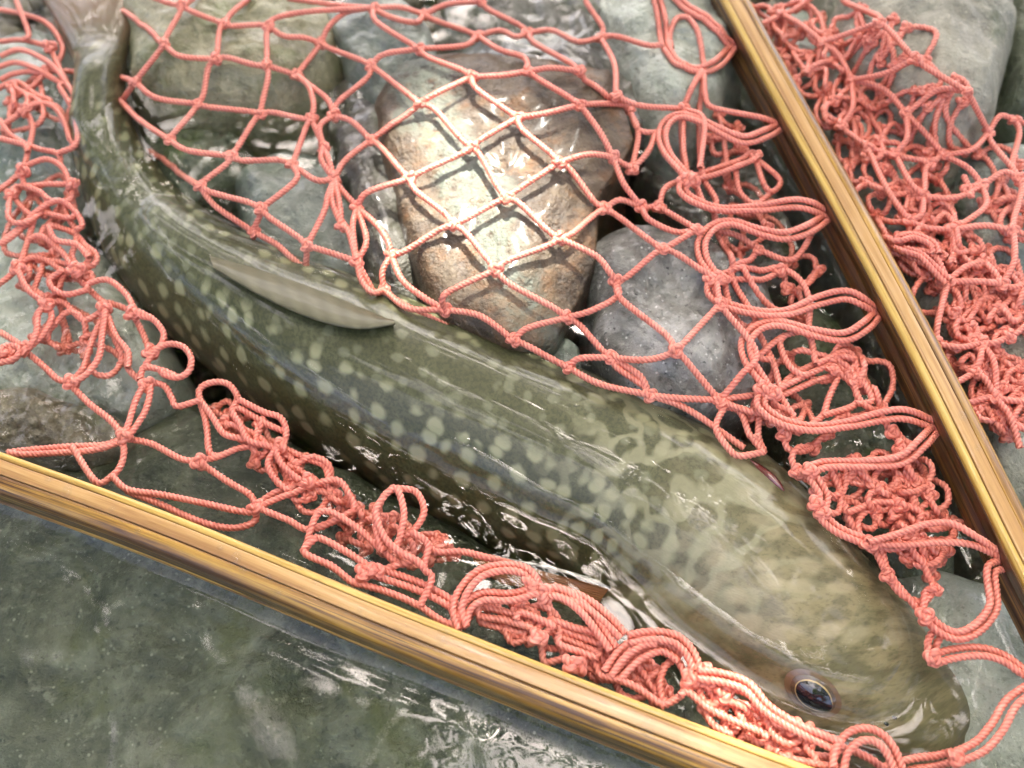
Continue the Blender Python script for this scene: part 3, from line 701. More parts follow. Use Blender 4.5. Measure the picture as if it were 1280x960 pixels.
# ------------------------------------------------------------------ landing net: cords
CR = 0.00098
PITCH = 0.0036
def cord_geo(pts, r=CR, V=None, F=None, UV=None, seg=9):
    V = [] if V is None else V; F = [] if F is None else F; UV = [] if UV is None else UV
    n = len(pts); base = len(V); s = 0; W_ = seg+1
    ref = Vector((0, 0, 1)); ph0 = rnd.random()*6.28
    t0 = (pts[1]-pts[0]).normalized(); x = t0.cross(ref)
    x = x.normalized() if x.length > 1e-5 else Vector((1, 0, 0))
    for i, p in enumerate(pts):
        t = (pts[min(i+1, n-1)]-pts[max(i-1, 0)])
        t = t.normalized() if t.length > 1e-9 else t0
        x = (x-t*x.dot(t)); x = x.normalized() if x.length > 1e-6 else t.orthogonal().normalized(); y = t.cross(x)
        tw = ph0+2*math.pi*s/PITCH
        for j in range(W_):
            a = 2*math.pi*(j % seg)/seg; rr = r*(0.93+0.13*math.cos(3*a)); ang = a+tw
            V.append(p+x*math.cos(ang)*rr+y*math.sin(ang)*rr); UV.append((s, j/seg))
        if i < n-1: s += (pts[i+1]-p).length
    for i in range(n-1):
        for j in range(seg):
            a = base+i*W_+j; F.append((a, a+1, a+W_+1, a+W_))
    return V, F, UV
def settle(pts, clear=CR*1.05, lo=-0.05):
    out = []
    for p in pts:
        z = max(p.z, rock_z(p.x, p.y)+clear, lo)
        h = FRAME_BVH.ray_cast(Vector((p.x, p.y, 0.1)), Vector((0, 0, -1)))
        out.append(Vector((p.x, p.y, z)))
    k = len(out)
    for _ in range(3):
        out = [out[0]]+[Vector((out[i].x, out[i].y, max(out[i].z, (out[i-1].z+out[i].z*2+out[i+1].z)/4))) for i in range(1, k-1)]+[out[-1]]
    return out
n_cord = 0
LOOSE_V, LOOSE_F, LOOSE_UV = [], [], []
def cord(pts, r=CR, name='cord', settle_it=True):
    global n_cord
    c = catmull(pts, 0.0006)
    if settle_it: c = settle(c)
    if n_cord < 298:
        V, F, UV = cord_geo(c, r)
        o = mesh_obj(name, V, F, MAT['cord'], uv=UV); child_local(o, net); n_cord += 1; return o
    cord_geo(c, r, LOOSE_V, LOOSE_F, LOOSE_UV)
def loose(pts, r=CR, seg=9):
    cord_geo(catmull(pts, 0.0008), r, LOOSE_V, LOOSE_F, LOOSE_UV, seg)
def pxz(q, z0):     # pixel (x, y[, z])
    return P(q[0], q[1], q[2] if len(q) > 2 else z0)
def double(pts, z0, gap=0.00098, r=CR):
    w = [pxz(q, z0) for q in pts]; c = catmull(w, 0.002)
    for sgn in (-1, 1):
        o = []
        for i, p in enumerate(c):
            t = (c[min(i+1, len(c)-1)]-c[max(i-1, 0)]).normalized(); s_ = t.cross(Vector((0, 0, 1))).normalized()
            o.append(p+s_*gap*sgn*(1+.25*math.sin(i*.35+sgn))+Vector((0, 0, sgn*0.0005*math.sin(i*.22))))
        cord(o, r)
def single(pts, z0, r=CR): cord([pxz(q, z0) for q in pts], r)

# one knot mesh: a closed trefoil of twine
kp = []
for i in range(56):
    t = 2*math.pi*i/56
    kp.append(Vector((math.sin(t)+2*math.sin(2*t), math.cos(t)-2*math.cos(2*t), -1.1*math.sin(3*t)))*0.00052)
KV, KF, KUV = cord_geo(kp+[kp[0]], CR*0.92, seg=9)
KNOT = bpy.data.meshes.new('knot'); KNOT.from_pydata([tuple(v) for v in KV], [], KF); KNOT.polygons.foreach_set('use_smooth', [True]*len(KF))
l = KNOT.uv_layers.new(name='UVMap'); vi = np.zeros(len(KNOT.loops), dtype=np.int32); KNOT.loops.foreach_get('vertex_index', vi)
l.data.foreach_set('uv', np.asarray(KUV, dtype=np.float32)[vi].ravel()); KNOT.materials.append(MAT['cord'])
n_knot = 0
def knot(p, s=1.0):
    global n_knot
    if n_knot >= 298: return
    o = bpy.data.objects.new('knot', KNOT); COL.objects.link(o)
    o.location = p; o.rotation_euler = (rnd.uniform(-.5, .5), rnd.uniform(-.5, .5), rnd.uniform(0, 6.28)); o.scale = (s, s, s*.95)
    child_local(o, net); n_knot += 1

def net_nodes(nodes, zmin, clear):
    out = {}
    for k, q in nodes.items():
        z = q[2] if len(q) > 2 else zmin
        for _ in range(3):
            p = P(q[0], q[1], z); z2 = max(zmin if len(q) < 3 else q[2], rock_z(p.x, p.y)+clear); z = z2
        out[k] = P(q[0], q[1], z)
    return out
def lace(nodes, edges, sag=0.06, arch=0.0):
    deg = {}
    for e in edges:
        a, b = e[0], e[1]
        A = nodes[a] if isinstance(a, str) else pxz(a, 0.01); B = nodes[b] if isinstance(b, str) else pxz(b, 0.01)
        for k in (a, b):
            if isinstance(k, str): deg[k] = deg.get(k, 0)+1
        mids = []
        if len(e) > 2:
            mids = [pxz(q, (A.z+B.z)/2+.001) for q in e[2:]]
        else:
            d = B-A; s_ = Vector((-d.y, d.x, 0)); q1 = rnd.uniform(-sag, sag); q2 = -q1*rnd.uniform(-.3, 1)
            mids = [A+d*.22+s_*q1*.9, A+d*.78+s_*q2*.9]
        cord([A]+mids+[B])
    for k, n in deg.items():
        if n > 1: knot(nodes[k], 1.0)

def inside(p, poly):
    c = False; j = len(poly)-1
    for i in range(len(poly)):
        (xi, yi), (xj, yj) = poly[i], poly[j]
        if (yi > p[1]) != (yj > p[1]) and p[0] < (xj-xi)*(p[1]-yi)/(yj-yi)+xi: c = not c
        j = i
    return c
def tangle(poly, n, z0, z1, size=(45, 85), bend=0.5, knots=0.3, seg=6):
    """netting pushed together: knots strewn through the area, each tied to some neighbours by bowed cords"""
    xs = [q[0] for q in poly]; ys = [q[1] for q in poly]; K = []
    want = max(5, int(n*0.55)); t_ = 0
    while len(K) < want and t_ < 4000:
        t_ += 1
        q = (rnd.uniform(min(xs), max(xs)), rnd.uniform(min(ys), max(ys)), rnd.uniform(z0, z1))
        if inside(q, poly) and all(math.hypot(q[0]-k[0], q[1]-k[1]) > 11 for k in K): K.append(q)
    done = set()
    for i, a in enumerate(K):
        near = sorted((math.hypot(a[0]-b[0], a[1]-b[1]), j) for j, b in enumerate(K) if j != i)
        near = [j for d, j in near if d > 22][:4]; rnd.shuffle(near)
        for j in near[:2]:
            if (i, j) in done or (j, i) in done: continue
            done.add((i, j)); b = K[j]; dx, dy = b[0]-a[0], b[1]-a[1]; s1 = rnd.uniform(-bend, bend); s2 = s1*rnd.uniform(.3, 1.1)
            zz = max(a[2], b[2])+rnd.uniform(-.002, .002)
            w = [P(a[0], a[1], a[2]), P(a[0]+dx*.28-dy*s1, a[1]+dy*.28+dx*s1, zz), P(a[0]+dx*.72-dy*s2, a[1]+dy*.72+dx*s2, zz), P(b[0], b[1], b[2])]
            w = [Vector((p.x, p.y, max(p.z, rock_z(p.x, p.y)+CR))) for p in w]
            loose(w, seg=seg)
    for a in K:
        p = P(*a); V0 = len(LOOSE_V); rot = Matrix.Rotation(rnd.uniform(0, 6.28), 3, 'Z') @ Matrix.Rotation(rnd.uniform(-.6, .6), 3, 'X')
        p.z = max(p.z, rock_z(p.x, p.y)+CR)
        for v in KV: LOOSE_V.append(rot @ v+p)
        LOOSE_UV.extend(KUV); LOOSE_F.extend([tuple(i+V0 for i in f) for f in KF])
def tie_ends(strokes, extra=()):
    """no cord ends in the open: lead each end on to the nearest other cord or knot"""
    out = []
    for i, s in enumerate(strokes):
        s = list(s)
        cand = [q for k, t in enumerate(strokes) if k != i for q in t]+list(extra)
        for end in (0, -1):
            e = s[end]; o = s[1] if end == 0 else s[-2]
            if not (5 < e[0] < 1275 and 5 < e[1] < 955): continue
            best = min(cand, key=lambda q: math.hypot(q[0]-e[0], q[1]-e[1])+(25 if (q[0]-e[0])*(e[0]-o[0])+(q[1]-e[1])*(e[1]-o[1]) < 0 else 0))
            d = math.hypot(best[0]-e[0], best[1]-e[1])
            if d < 2: continue
            if d < 60: s = ([best]+s) if end == 0 else (s+[best])
            else:
                q = (e[0]+(e[0]-o[0])*.8, e[1]+(e[1]-o[1])*.8, -.012); s = ([q]+s) if end == 0 else (s+[q])
        out.append(s)
    return out
# ---- the open meshes over the rocks
N1 = dict(a1=(228, 6), a2=(280, 30), a3=(336, 33), a4=(401, 54), a5=(205, 55), a6=(269, 74), a7=(332, 81), a8=(371, 94), a9=(169, 102), a10=(246, 130),
 a11=(326, 142), a12=(390, 148), a13=(418, 144), a14=(211, 174), a15=(289, 195), a16=(365, 205), a17=(405, 184), a18=(418, 224), b2=(466, 10), b3=(530, 18),
 b4=(597, 45), b5=(601, 2), b6=(464, 82), b7=(524, 61), b8=(590, 96), b9=(661, 89), b10=(660, 41), b11=(525, 129), b13=(464, 175), b14=(590, 184), b15=(647, 147),
 b16=(699, 203), b17=(513, 223), c2=(751, 47), c3=(725, 89), c4=(725, 131), c5=(770, 120), c8=(766, 196), c9=(786, 137), c10=(790, 212), c12=(855, 136), c13=(830, 55),
 d3=(249, 232), d4=(326, 261), d5=(384, 307), d6=(446, 259), d7=(446, 327), d8=(489, 319), d9=(427, 282), d10=(317, 290, .002), d11=(382, 337, .002), d12=(480, 362, .006),
 e3=(565, 281), e4=(634, 247), e7=(620, 337), e8=(700, 298), e9=(556, 387), e10=(642, 425), e11=(709, 397), f2=(756, 261), f3=(802, 259), f4=(829, 311), f5=(770, 352),
 f7=(845, 438), f8=(895, 347), f9=(824, 259), f10=(872, 287), f11=(900, 381), g2=(710, 459, .008), g3=(765, 447), g5=(812, 494, .009), g6=(900, 500), k1=(860, 222))
N1 = net_nodes(N1, 0.009, 0.0042)
E1 = [('a1', 'a2'), ('a1', 'a5'), ('a1', (170, -8)), ('a1', (260, -20)), ('a2', 'a3'), ('a2', 'a6'), ('a2', (318, -6), (292, 14)), ('a3', 'a7'), ('a3', 'a4', (355, 45), (380, 47)), ('a3', 'b2', (346, 22), (390, 14)), ('a4', 'b2', (412, 32), (435, 15)),
 ('b2', (360, -2), (420, 6)), ('a4', 'a8'), ('a4', 'b6'), ('a5', 'a6', (225, 70)), ('a5', 'a9'), ('a5', (92, -16, -.012), (168, 28)), ('a6', 'a7'), ('a6', 'a10'), ('a7', 'a8'), ('a7', 'a11'), ('a8', 'a13', (395, 112), (410, 125)), ('a8', 'a12', (386, 108), (392, 130)),
 ('a9', 'a10', (195, 122)), ('a9', (145, 135, -.006), (158, 118)), ('a9', (100, 84, -.014), (146, 95)), ('a10', 'a11'), ('a10', 'a14'), ('a11', 'a12'), ('a11', 'a15'), ('a12', 'a17'), ('a12', 'a16'), ('a13', 'a17', (400, 158)), ('a13', 'b6'), ('a13', 'b13', (440, 152)),
 ('a14', 'a15', (235, 188)), ('a14', (150, 125, .000), (175, 150)), ('a15', 'd3'), ('a15', 'a16'), ('a16', 'a18', (395, 225)), ('a16', 'd4', (370, 225)), ('a17', 'a18', (402, 200)), ('a17', 'a18', (411, 200)),
 ('d3', 'd4'), ('d3', 'd10', (270, 258)), ('d3', (176, 184, -.016), (228, 219)), ('d4', 'd10'), ('d4', 'd5'), ('d5', 'a18', (405, 265), (410, 245)), ('d5', 'd7', (410, 315)), ('d5', 'd11'), ('d10', 'd11', (345, 305), (362, 320)), ('a18', 'd6'), ('a18', 'd9', (415, 250)), ('a18', 'd9', (424, 252)),
 ('a18', 'b13', (432, 200)), ('d9', 'd7', (436, 290)), ('d6', 'b17', (460, 240)), ('d6', 'd8', (470, 280), (484, 300)), ('d6', 'd7', (441, 285)), ('d6', 'd7', (458, 300)), ('d7', 'd12', (452, 350), (466, 366)), ('d7', (470, 372, .004), (456, 345)), ('d8', 'e3'), ('d8', 'd12', (478, 340)), ('d8', 'e9', (503, 350), (530, 372)),
 ('d12', 'e9', (510, 385)), ('d12', (560, 408, .004), (500, 378)), ('b2', 'b3', (500, 9)), ('b2', 'b3', (490, 22), (520, 28)), ('b2', 'b7', (472, 28)), ('b3', 'b4'), ('b3', 'b5', (560, 5)), ('b4', 'b7', (580, 57)), ('b4', 'b9', (625, 62), (655, 72)), ('b4', 'b10', (625, 38), (645, 46)),
 ('b5', 'b10'), ('b5', (590, -20)), ('b6', 'b7', (480, 68)), ('b6', 'b11'), ('b7', 'b8'), ('b8', 'b9', (630, 94)), ('b8', 'b11', (545, 117)), ('b8', 'b15', (597, 112)), ('b9', 'c3', (690, 85)), ('b9', 'c4'), ('b10', 'c3'), ('b10', 'c2', (690, 38), (722, 52)), ('b11', 'b13'), ('b11', 'b14'),
 ('b13', 'b17'), ('b14', 'b15'), ('b14', 'b17'), ('b14', 'e4'), ('b15', 'c4', (680, 142)), ('b15', 'b16'), ('b17', 'e3'), ('e3', 'e4'), ('e3', 'e7'), ('e4', 'b16'), ('e4', 'e8'), ('b16', 'c8', (735, 193)), ('b16', 'f2'), ('c4', 'c9', (760, 130)), ('c4', 'c8', (750, 165)),
 ('c3', 'c9', (735, 105), (760, 122)), ('c5', 'c9'), ('c2', 'c5', (768, 80)), ('c2', (733, -10)), ('c2', 'c13'), ('c5', 'c12', (800, 132)), ('c9', 'c10', (798, 165)), ('c8', 'c10'), ('c10', (820, 165, .010), (810, 190)), ('c9', (830, 165, .010), (800, 163)), ('c8', 'f3', (780, 230)), ('e7', 'e8'), ('e7', 'e9', (570, 360), (553, 372)), ('e7', 'e11'),
 ('e9', 'e10', (600, 395)), ('e10', 'e11', (660, 410)), ('e10', 'g2'), ('e8', 'f2'), ('e8', 'f5', (745, 320), (762, 340)), ('f2', 'f3', (775, 250)), ('f2', 'f4'), ('f5', 'f4'), ('f5', 'e11', (772, 370), (740, 388)), ('f5', 'f7'), ('f3', 'f10', (812, 275), (845, 290)), ('f4', 'f10'), ('f4', 'f8'),
 ('f9', 'f3'), ('f9', 'k1', (832, 235)), ('f9', 'f10'), ('e11', 'g3'), ('g2', 'g3', (725, 448)), ('g3', 'f7', (800, 450), (825, 447)), ('g3', 'g5'), ('g3', 'g5', (800, 470)), ('f7', 'f11'), ('f11', 'f8'), ('f7', 'g6'), ('g5', 'g6', (850, 498)), ('g5', (930, 560, .006), (860, 512)), ('g2', 'g5', (750, 480)),
 ('g6', 'f11', (925, 470), (945, 440)), ('c12', 'k1', (854, 180)), ('c12', (875, 210, .012), (880, 150))]
lace(N1, E1, 0.10)

# ---- lashing loops on the right rim (each runs through a hole of the rim)
ZL = 0.0105
double([(812, -14), (840, 5), (872, 26), (902, 47), (918, 58, .008)], ZL)
double([(918, 58, .008), (898, 78), (872, 88), (848, 82), (832, 64), (828, 40), (822, 12), (812, -10)], ZL)
single([(880, 92), (872, 60), (860, 38), (845, 36), (836, 52), (838, 70)], .008); single([(880, 90), (882, 120), (890, 134), (925, 142), (955, 148), (978, 158, .008)], .011)
double([(978, 158, .008), (957, 167), (930, 174), (900, 163), (872, 150), (848, 145), (832, 155), (827, 172), (834, 192), (848, 208), (860, 222)], ZL+.001)
double([(860, 222), (854, 238), (870, 252), (900, 262), (945, 260), (990, 254), (1014, 258), (1036, 270, .008)], ZL+.0015)
double([(1036, 271, .008), (1012, 285), (980, 294), (945, 288), (915, 279), (892, 284), (877, 302), (879, 325), (895, 347)], ZL+.0015)
double([(892, 350), (890, 366), (910, 382), (950, 392), (985, 390), (1020, 376), (1055, 369), (1077, 377), (1098, 392, .008)], ZL+.0015)
double([(1098, 393, .008), (1082, 407), (1055, 420), (1015, 415), (975, 405), (948, 410), (932, 428), (936, 452), (950, 472), (960, 488)], ZL+.0015)
double([(957, 490), (952, 506), (975, 526), (1015, 536), (1060, 530), (1100, 520), (1132, 518), (1170, 533, .008)], ZL+.0015)
double([(1170, 537, .008), (1152, 554), (1125, 574), (1080, 580), (1030, 582), (1010, 590)], ZL+.0015)
double([(1012, 588), (1030, 620), (1025, 640), (1045, 662), (1085, 679)], ZL+.001)
single([(1085, 678), (1120, 668), (1160, 655), (1190, 655), (1222, 672), (1260, 698, .008)], ZL+.0035); single([(1085, 680), (1130, 681), (1180, 678), (1218, 682), (1260, 702, .008)], ZL+.002)
double([(1258, 706, .008), (1240, 712), (1240, 735), (1240, 760), (1220, 785), (1195, 795), (1172, 785), (1156, 770)], ZL)
double([(1166, 824), (1190, 817), (1225, 815), (1255, 824), (1285, 842), (1320, 840)], ZL-.002)
double([(1194, 946), (1225, 932), (1248, 908), (1265, 880), (1290, 860), (1325, 830)], ZL-.001, gap=.0011)
double([(1194, 946), (1170, 952), (1140, 955), (1100, 965)], ZL-.006)
double([(1175, 790), (1166, 805), (1168, 824)], ZL-.002)
for q in ((860, 222), (855, 226), (866, 226), (895, 347), (888, 350), (903, 349), (960, 489), (952, 486), (968, 492), (1012, 588), (1027, 640), (1020, 630), (1086, 680), (1156, 770), (1166, 822), (1195, 947)):
    knot(P(q[0], q[1], ZL+.002), 1.05)
# strands between the lashing clusters
strands = ([(855, 136), (852, 165), (856, 215)], [(876, 100), (874, 150), (877, 210)], [(862, 222), (890, 212), (925, 200), (940, 190)], [(862, 226), (895, 218), (930, 205), (945, 198)], [(880, 225), (895, 250), (893, 265)],
          [(870, 232), (880, 255), (890, 262)], [(920, 210), (925, 240), (945, 255)], [(945, 200), (955, 230), (965, 240), (975, 225)], [(897, 290), (908, 315), (913, 340)], [(902, 345), (930, 340), (955, 338), (975, 335), (1000, 350), (1012, 378)], [(905, 352), (935, 354), (965, 345)],
          [(912, 342), (935, 328), (948, 312)], [(948, 312), (925, 296), (905, 290)], [(948, 312), (985, 325), (1005, 310)], [(915, 350), (930, 375), (945, 400)], [(905, 358), (915, 395), (935, 410)], [(947, 415), (965, 450), (975, 485)], [(965, 490), (1010, 468), (1040, 455)], [(968, 498), (1015, 478), (1045, 468)],
          [(960, 495), (975, 515), (985, 535)], [(972, 490), (985, 510), (1000, 540)], [(1040, 460), (1065, 480), (1070, 505)], [(1048, 470), (1035, 500), (1028, 520)], [(950, 445), (980, 420), (1010, 418)], [(975, 430), (985, 455), (1000, 468)], [(1040, 455), (1020, 455), (990, 470)], [(1060, 440), (1075, 470), (1090, 500)],
          [(900, 500), (935, 495), (955, 492)], [(905, 503), (940, 515), (960, 516)], [(905, 510), (895, 535), (912, 562), (925, 570)], [(905, 508), (925, 515), (938, 545)], [(950, 520), (948, 545), (955, 565)], [(1010, 592), (1030, 600), (1045, 585)], [(1040, 590), (1050, 615), (1048, 640)], [(1055, 632), (1065, 655), (1080, 678)],
          [(1100, 680), (1110, 715), (1125, 735), (1150, 765)], [(1090, 682), (1100, 700), (1112, 725), (1130, 745)], [(1140, 685), (1155, 705), (1160, 720), (1168, 735)], [(1157, 740), (1155, 755), (1152, 768)], [(1060, 640), (1095, 628), (1125, 630), (1150, 640)], [(1125, 600), (1140, 615), (1150, 650)])
for s in tie_ends(strands, [(860, 222), (895, 347), (960, 489), (1012, 588), (1027, 640), (1086, 680), (1156, 770), (966, 155), (1025, 267), (1087, 390), (1157, 530)]):
    single(s, .008+rnd.uniform(-.001, .0015))
for q in ((945, 195), (948, 312), (975, 338), (1042, 462), (900, 503), (1125, 632), (1168, 736), (1110, 720)): knot(P(q[0], q[1], .009), .95)

# ---- outer netting to the right of the rim
N2 = dict(r1=(975, 17), r2=(1099, 29), r3=(1028, 53), r4=(1144, 74), r5=(1065, 100), r6=(1208, 114), r7=(1133, 142), r8=(1236, 165), r9=(1180, 194), r10=(1163, 205), r11=(1274, 224), r12=(1119, 193), r13=(1228, 232), r14=(1155, 246),
 r15=(1188, 288), r16=(1267, 288), r17=(1136, 277), r18=(1230, 326), r19=(1185, 352), r20=(1253, 355), r22=(1228, 429), r23=(1245, 498), r24=(1218, 464), r25=(1268, 150), r26=(1052, 158), r27=(1085, 185), r28=(1170, 430), r29=(1262, 420))
N2 = net_nodes(N2, 0.010, 0.007)
E2 = [('r2', (1055, -5)), ('r2', 'r4'), ('r4', 'r6'), ('r6', 'r8'), ('r8', 'r11'), ('r2', 'r3'), ('r4', 'r5', (1105, 92)), ('r6', 'r7', (1172, 113)), ('r8', 'r9', (1215, 187)), ('r11', 'r13', (1255, 215)), ('r1', 'r3', (1000, 30)), ('r1', (1030, -8)), ('r1', (952, 30)), ('r3', 'r5', (1048, 68)), ('r3', (985, 118, .001), (1021, 80), (1014, 104)), ('r5', 'r7', (1105, 112)),
 ('r7', 'r9', (1155, 165)), ('r7', 'r12', (1134, 172)), ('r9', 'r13', (1210, 210)), ('r9', 'r10'), ('r10', 'r12'), ('r10', 'r14'), ('r12', 'r14', (1138, 228)), ('r12', 'r27'), ('r26', 'r27'), ('r5', 'r26', (1066, 135)), ('r13', 'r14', (1195, 247)), ('r13', 'r15', (1233, 255), (1215, 272)), ('r14', 'r17', (1152, 268)), ('r15', 'r17', (1160, 285)), ('r15', 'r16', (1230, 282)),
 ('r11', 'r16'), ('r11', (1300, 215)), ('r15', (1192, 330)), ('r17', 'r27', (1108, 235)), ('r17', (1082, 262, .001), (1108, 276)), ('r19', 'r18', (1205, 335)), ('r18', 'r20', (1243, 340)), ('r16', 'r20', (1268, 325)), ('r16', (1300, 300)), ('r19', 'r28', (1178, 380), (1172, 405)), ('r19', 'r20', (1225, 352)), ('r19', (1125, 315), (1155, 330)), ('r19', (1122, 310), (1165, 318)), ('r20', (1300, 358)), ('r22', 'r28', (1200, 434)), ('r22', 'r23', (1243, 455)),
 ('r22', 'r29', (1245, 428)), ('r29', (1300, 395)), ('r22', (1218, 405)), ('r23', (1205, 503)), ('r23', (1275, 560), (1262, 520)), ('r24', 'r23', (1232, 475)), ('r24', 'r22', (1225, 450)), ('r24', (1195, 480)), ('r23', (1300, 505)), ('r8', 'r25', (1250, 145)), ('r25', (1300, 160)), ('r11', 'r25'), ('r13', (1205, 220), (1203, 235), (1215, 245))]
lace(N2, E2, 0.10)
double([(1096, 292, .002), (1118, 300), (1140, 296), (1165, 305), (1170, 318)], .012); double([(1100, 296, .002), (1125, 311), (1150, 320), (1172, 340), (1186, 352)], .012)

tangle([(905, 480), (1000, 440), (1075, 440), (1130, 545), (1205, 650), (1200, 690), (1160, 740), (1095, 690), (1010, 610), (940, 550)], 85, .000, .009, bend=.55)
tangle([(1060, 560), (1150, 570), (1200, 660), (1170, 720), (1110, 690), (1050, 640)], 40, .000, .008, bend=.6)
tangle([(870, 110), (940, 160), (1010, 300), (1060, 400), (1000, 420), (930, 340), (890, 240)], 26, -.002, .006, bend=.4)
tangle([(950, 0), (1060, 10), (1110, 60), (1160, 150), (1190, 250), (1150, 300), (1090, 230), (1020, 110)], 110, .002, .010, size=(40, 75), bend=.6)
tangle([(1110, 270), (1180, 260), (1260, 330), (1300, 420), (1300, 560), (1250, 540), (1180, 420)], 90, .003, .010, size=(40, 75), bend=.6)
tangle([(1160, 100), (1240, 180), (1290, 240), (1290, 340), (1220, 260)], 24, .003, .008, size=(40, 75), bend=.5)

tangle([(930, 0), (1010, 20), (1100, 170), (1180, 330), (1245, 480), (1262, 560), (1222, 530), (1118, 330), (1016, 140)], 84, .002, .009, size=(40, 75), bend=.6)
tangle([(1180, 330), (1290, 300), (1300, 560), (1255, 540)], 36, .003, .010, bend=.6)
# ---- loose loops on the left, half sunken
ZW = 0.002
left = [[(0, 12), (30, 18), (60, 30), (78, 58)], [(20, 0), (32, 30), (36, 45)], [(0, 52), (28, 50), (62, 58)], [(0, 70), (25, 62), (55, 74), (75, 92), (92, 118)], [(-5, 85), (20, 78), (50, 88), (70, 100), (88, 110)], [(0, 100), (18, 92), (45, 90), (80, 104)], [(-5, 112), (20, 102), (45, 118), (62, 125)],
 [(62, 58), (72, 80), (85, 105)], [(28, 140), (45, 130), (65, 132), (80, 150), (88, 175)], [(75, 108), (88, 130), (95, 150), (95, 180)], [(20, 110), (34, 120), (30, 138), (5, 155)], [(0, 150), (15, 170), (45, 185), (72, 192)], [(33, 140), (41, 160), (35, 190), (28, 212), (12, 228), (-5, 240)], [(-5, 172), (20, 178), (32, 182)],
 [(28, 214), (38, 205), (58, 199), (76, 207), (86, 225), (90, 245)], [(40, 232), (60, 230), (80, 230), (98, 228)], [(30, 232), (50, 240), (62, 250)], [(25, 235), (20, 248), (30, 262)], [(20, 292), (40, 270), (55, 258), (75, 251), (92, 262), (103, 280)], [(80, 255), (85, 272), (95, 288)], [(0, 306), (18, 290), (35, 280)],
 [(42, 275), (35, 300), (25, 330), (12, 345), (-5, 358)], [(24, 332), (40, 322), (60, 326), (78, 338), (92, 337)], [(50, 295), (75, 312), (92, 335)], [(60, 282), (90, 290), (105, 305), (112, 322), (98, 338)], [(70, 300), (95, 305), (108, 318)], [(90, 320), (100, 335), (118, 330), (120, 318)], [(24, 340), (35, 362), (58, 380)],
 [(58, 380), (48, 392), (46, 412), (40, 428), (30, 434)], [(62, 385), (64, 400), (52, 420), (34, 436)], [(58, 380), (78, 377), (92, 390), (105, 400), (120, 394), (130, 384)], [(62, 350), (68, 362), (85, 368), (110, 362)], [(96, 345), (112, 362), (130, 378)], [(110, 355), (135, 350), (158, 368), (172, 392)], [(135, 378), (155, 385), (165, 392), (178, 415), (188, 440)],
 [(168, 388), (190, 398), (204, 415), (202, 430), (190, 440)], [(0, 415), (15, 424), (30, 434)], [(-5, 440), (10, 432), (25, 436), (18, 448), (-5, 455)], [(-5, 445), (12, 452), (28, 440)], [(30, 438), (55, 458), (72, 474), (88, 478)], [(132, 388), (122, 410), (112, 435), (104, 460), (90, 476)], [(132, 390), (128, 415), (124, 445), (110, 466), (92, 478)],
 [(135, 395), (145, 420), (160, 440)], [(88, 480), (110, 503), (138, 525), (155, 545)], [(182, 478), (170, 500), (162, 525), (156, 545)], [(188, 484), (184, 508), (172, 530), (160, 546)], [(183, 455), (195, 438), (212, 430), (230, 434), (239, 448), (236, 464), (222, 472), (205, 468)], [(180, 460), (200, 462), (220, 470)], [(160, 460), (175, 475), (185, 482)],
 [(186, 478), (205, 482), (215, 498), (222, 508)], [(155, 547), (130, 556), (90, 558), (40, 562), (10, 566)], [(150, 552), (120, 562), (70, 566), (30, 568)], [(158, 548), (190, 555), (225, 573), (248, 577)], [(262, 565), (258, 530), (250, 500), (250, 486), (265, 478), (285, 480), (297, 497), (290, 515)], [(248, 577), (275, 570), (300, 560), (328, 556)],
 [(252, 580), (285, 602), (312, 618), (320, 632)], [(120, 602), (140, 595), (152, 580), (155, 560)], [(160, 612), (200, 618), (250, 628), (295, 638), (315, 640)], [(160, 614), (200, 630), (250, 652), (290, 660), (318, 652), (320, 636)], [(322, 630), (345, 615), (365, 610), (384, 600)], [(322, 634), (350, 622), (372, 614), (388, 604)], [(265, 520), (280, 542), (300, 548)],
 [(300, 500), (330, 515), (350, 522), (358, 540), (352, 565)], [(298, 510), (325, 525), (345, 535)], [(300, 530), (310, 550), (330, 556)], [(350, 558), (380, 572), (405, 582), (412, 600)], [(345, 560), (352, 580), (375, 600)], [(335, 580), (345, 600), (360, 612)], [(335, 640), (360, 650), (390, 662)], [(390, 606), (420, 600), (435, 615), (440, 640)]]
for s in tie_ends(left): single(s, ZW+rnd.uniform(-.0015, .003))
for q in ((62, 58), (30, 138), (28, 214), (90, 230), (22, 335), (92, 337), (58, 381), (130, 386), (30, 436), (88, 478), (155, 546), (184, 481), (249, 578), (320, 634), (384, 602), (165, 392), (98, 338), (188, 440), (8, 440), (350, 558)):
    knot(P(q[0], q[1], ZW+.002), 1.1)
tangle([(0, 60), (85, 95), (95, 220), (110, 320), (60, 340), (0, 240)], 26, -.003, .003, bend=.7)
tangle([(0, 300), (90, 320), (190, 420), (170, 470), (40, 430)], 22, -.004, .001, bend=.7)
tangle([(240, 470), (320, 520), (420, 590), (420, 650), (330, 600), (250, 540)], 30, -.004, .001, bend=.7)
tangle([(400, 610), (500, 640), (570, 680), (600, 715), (560, 715), (430, 690)], 40, -.006, .000, bend=.6)

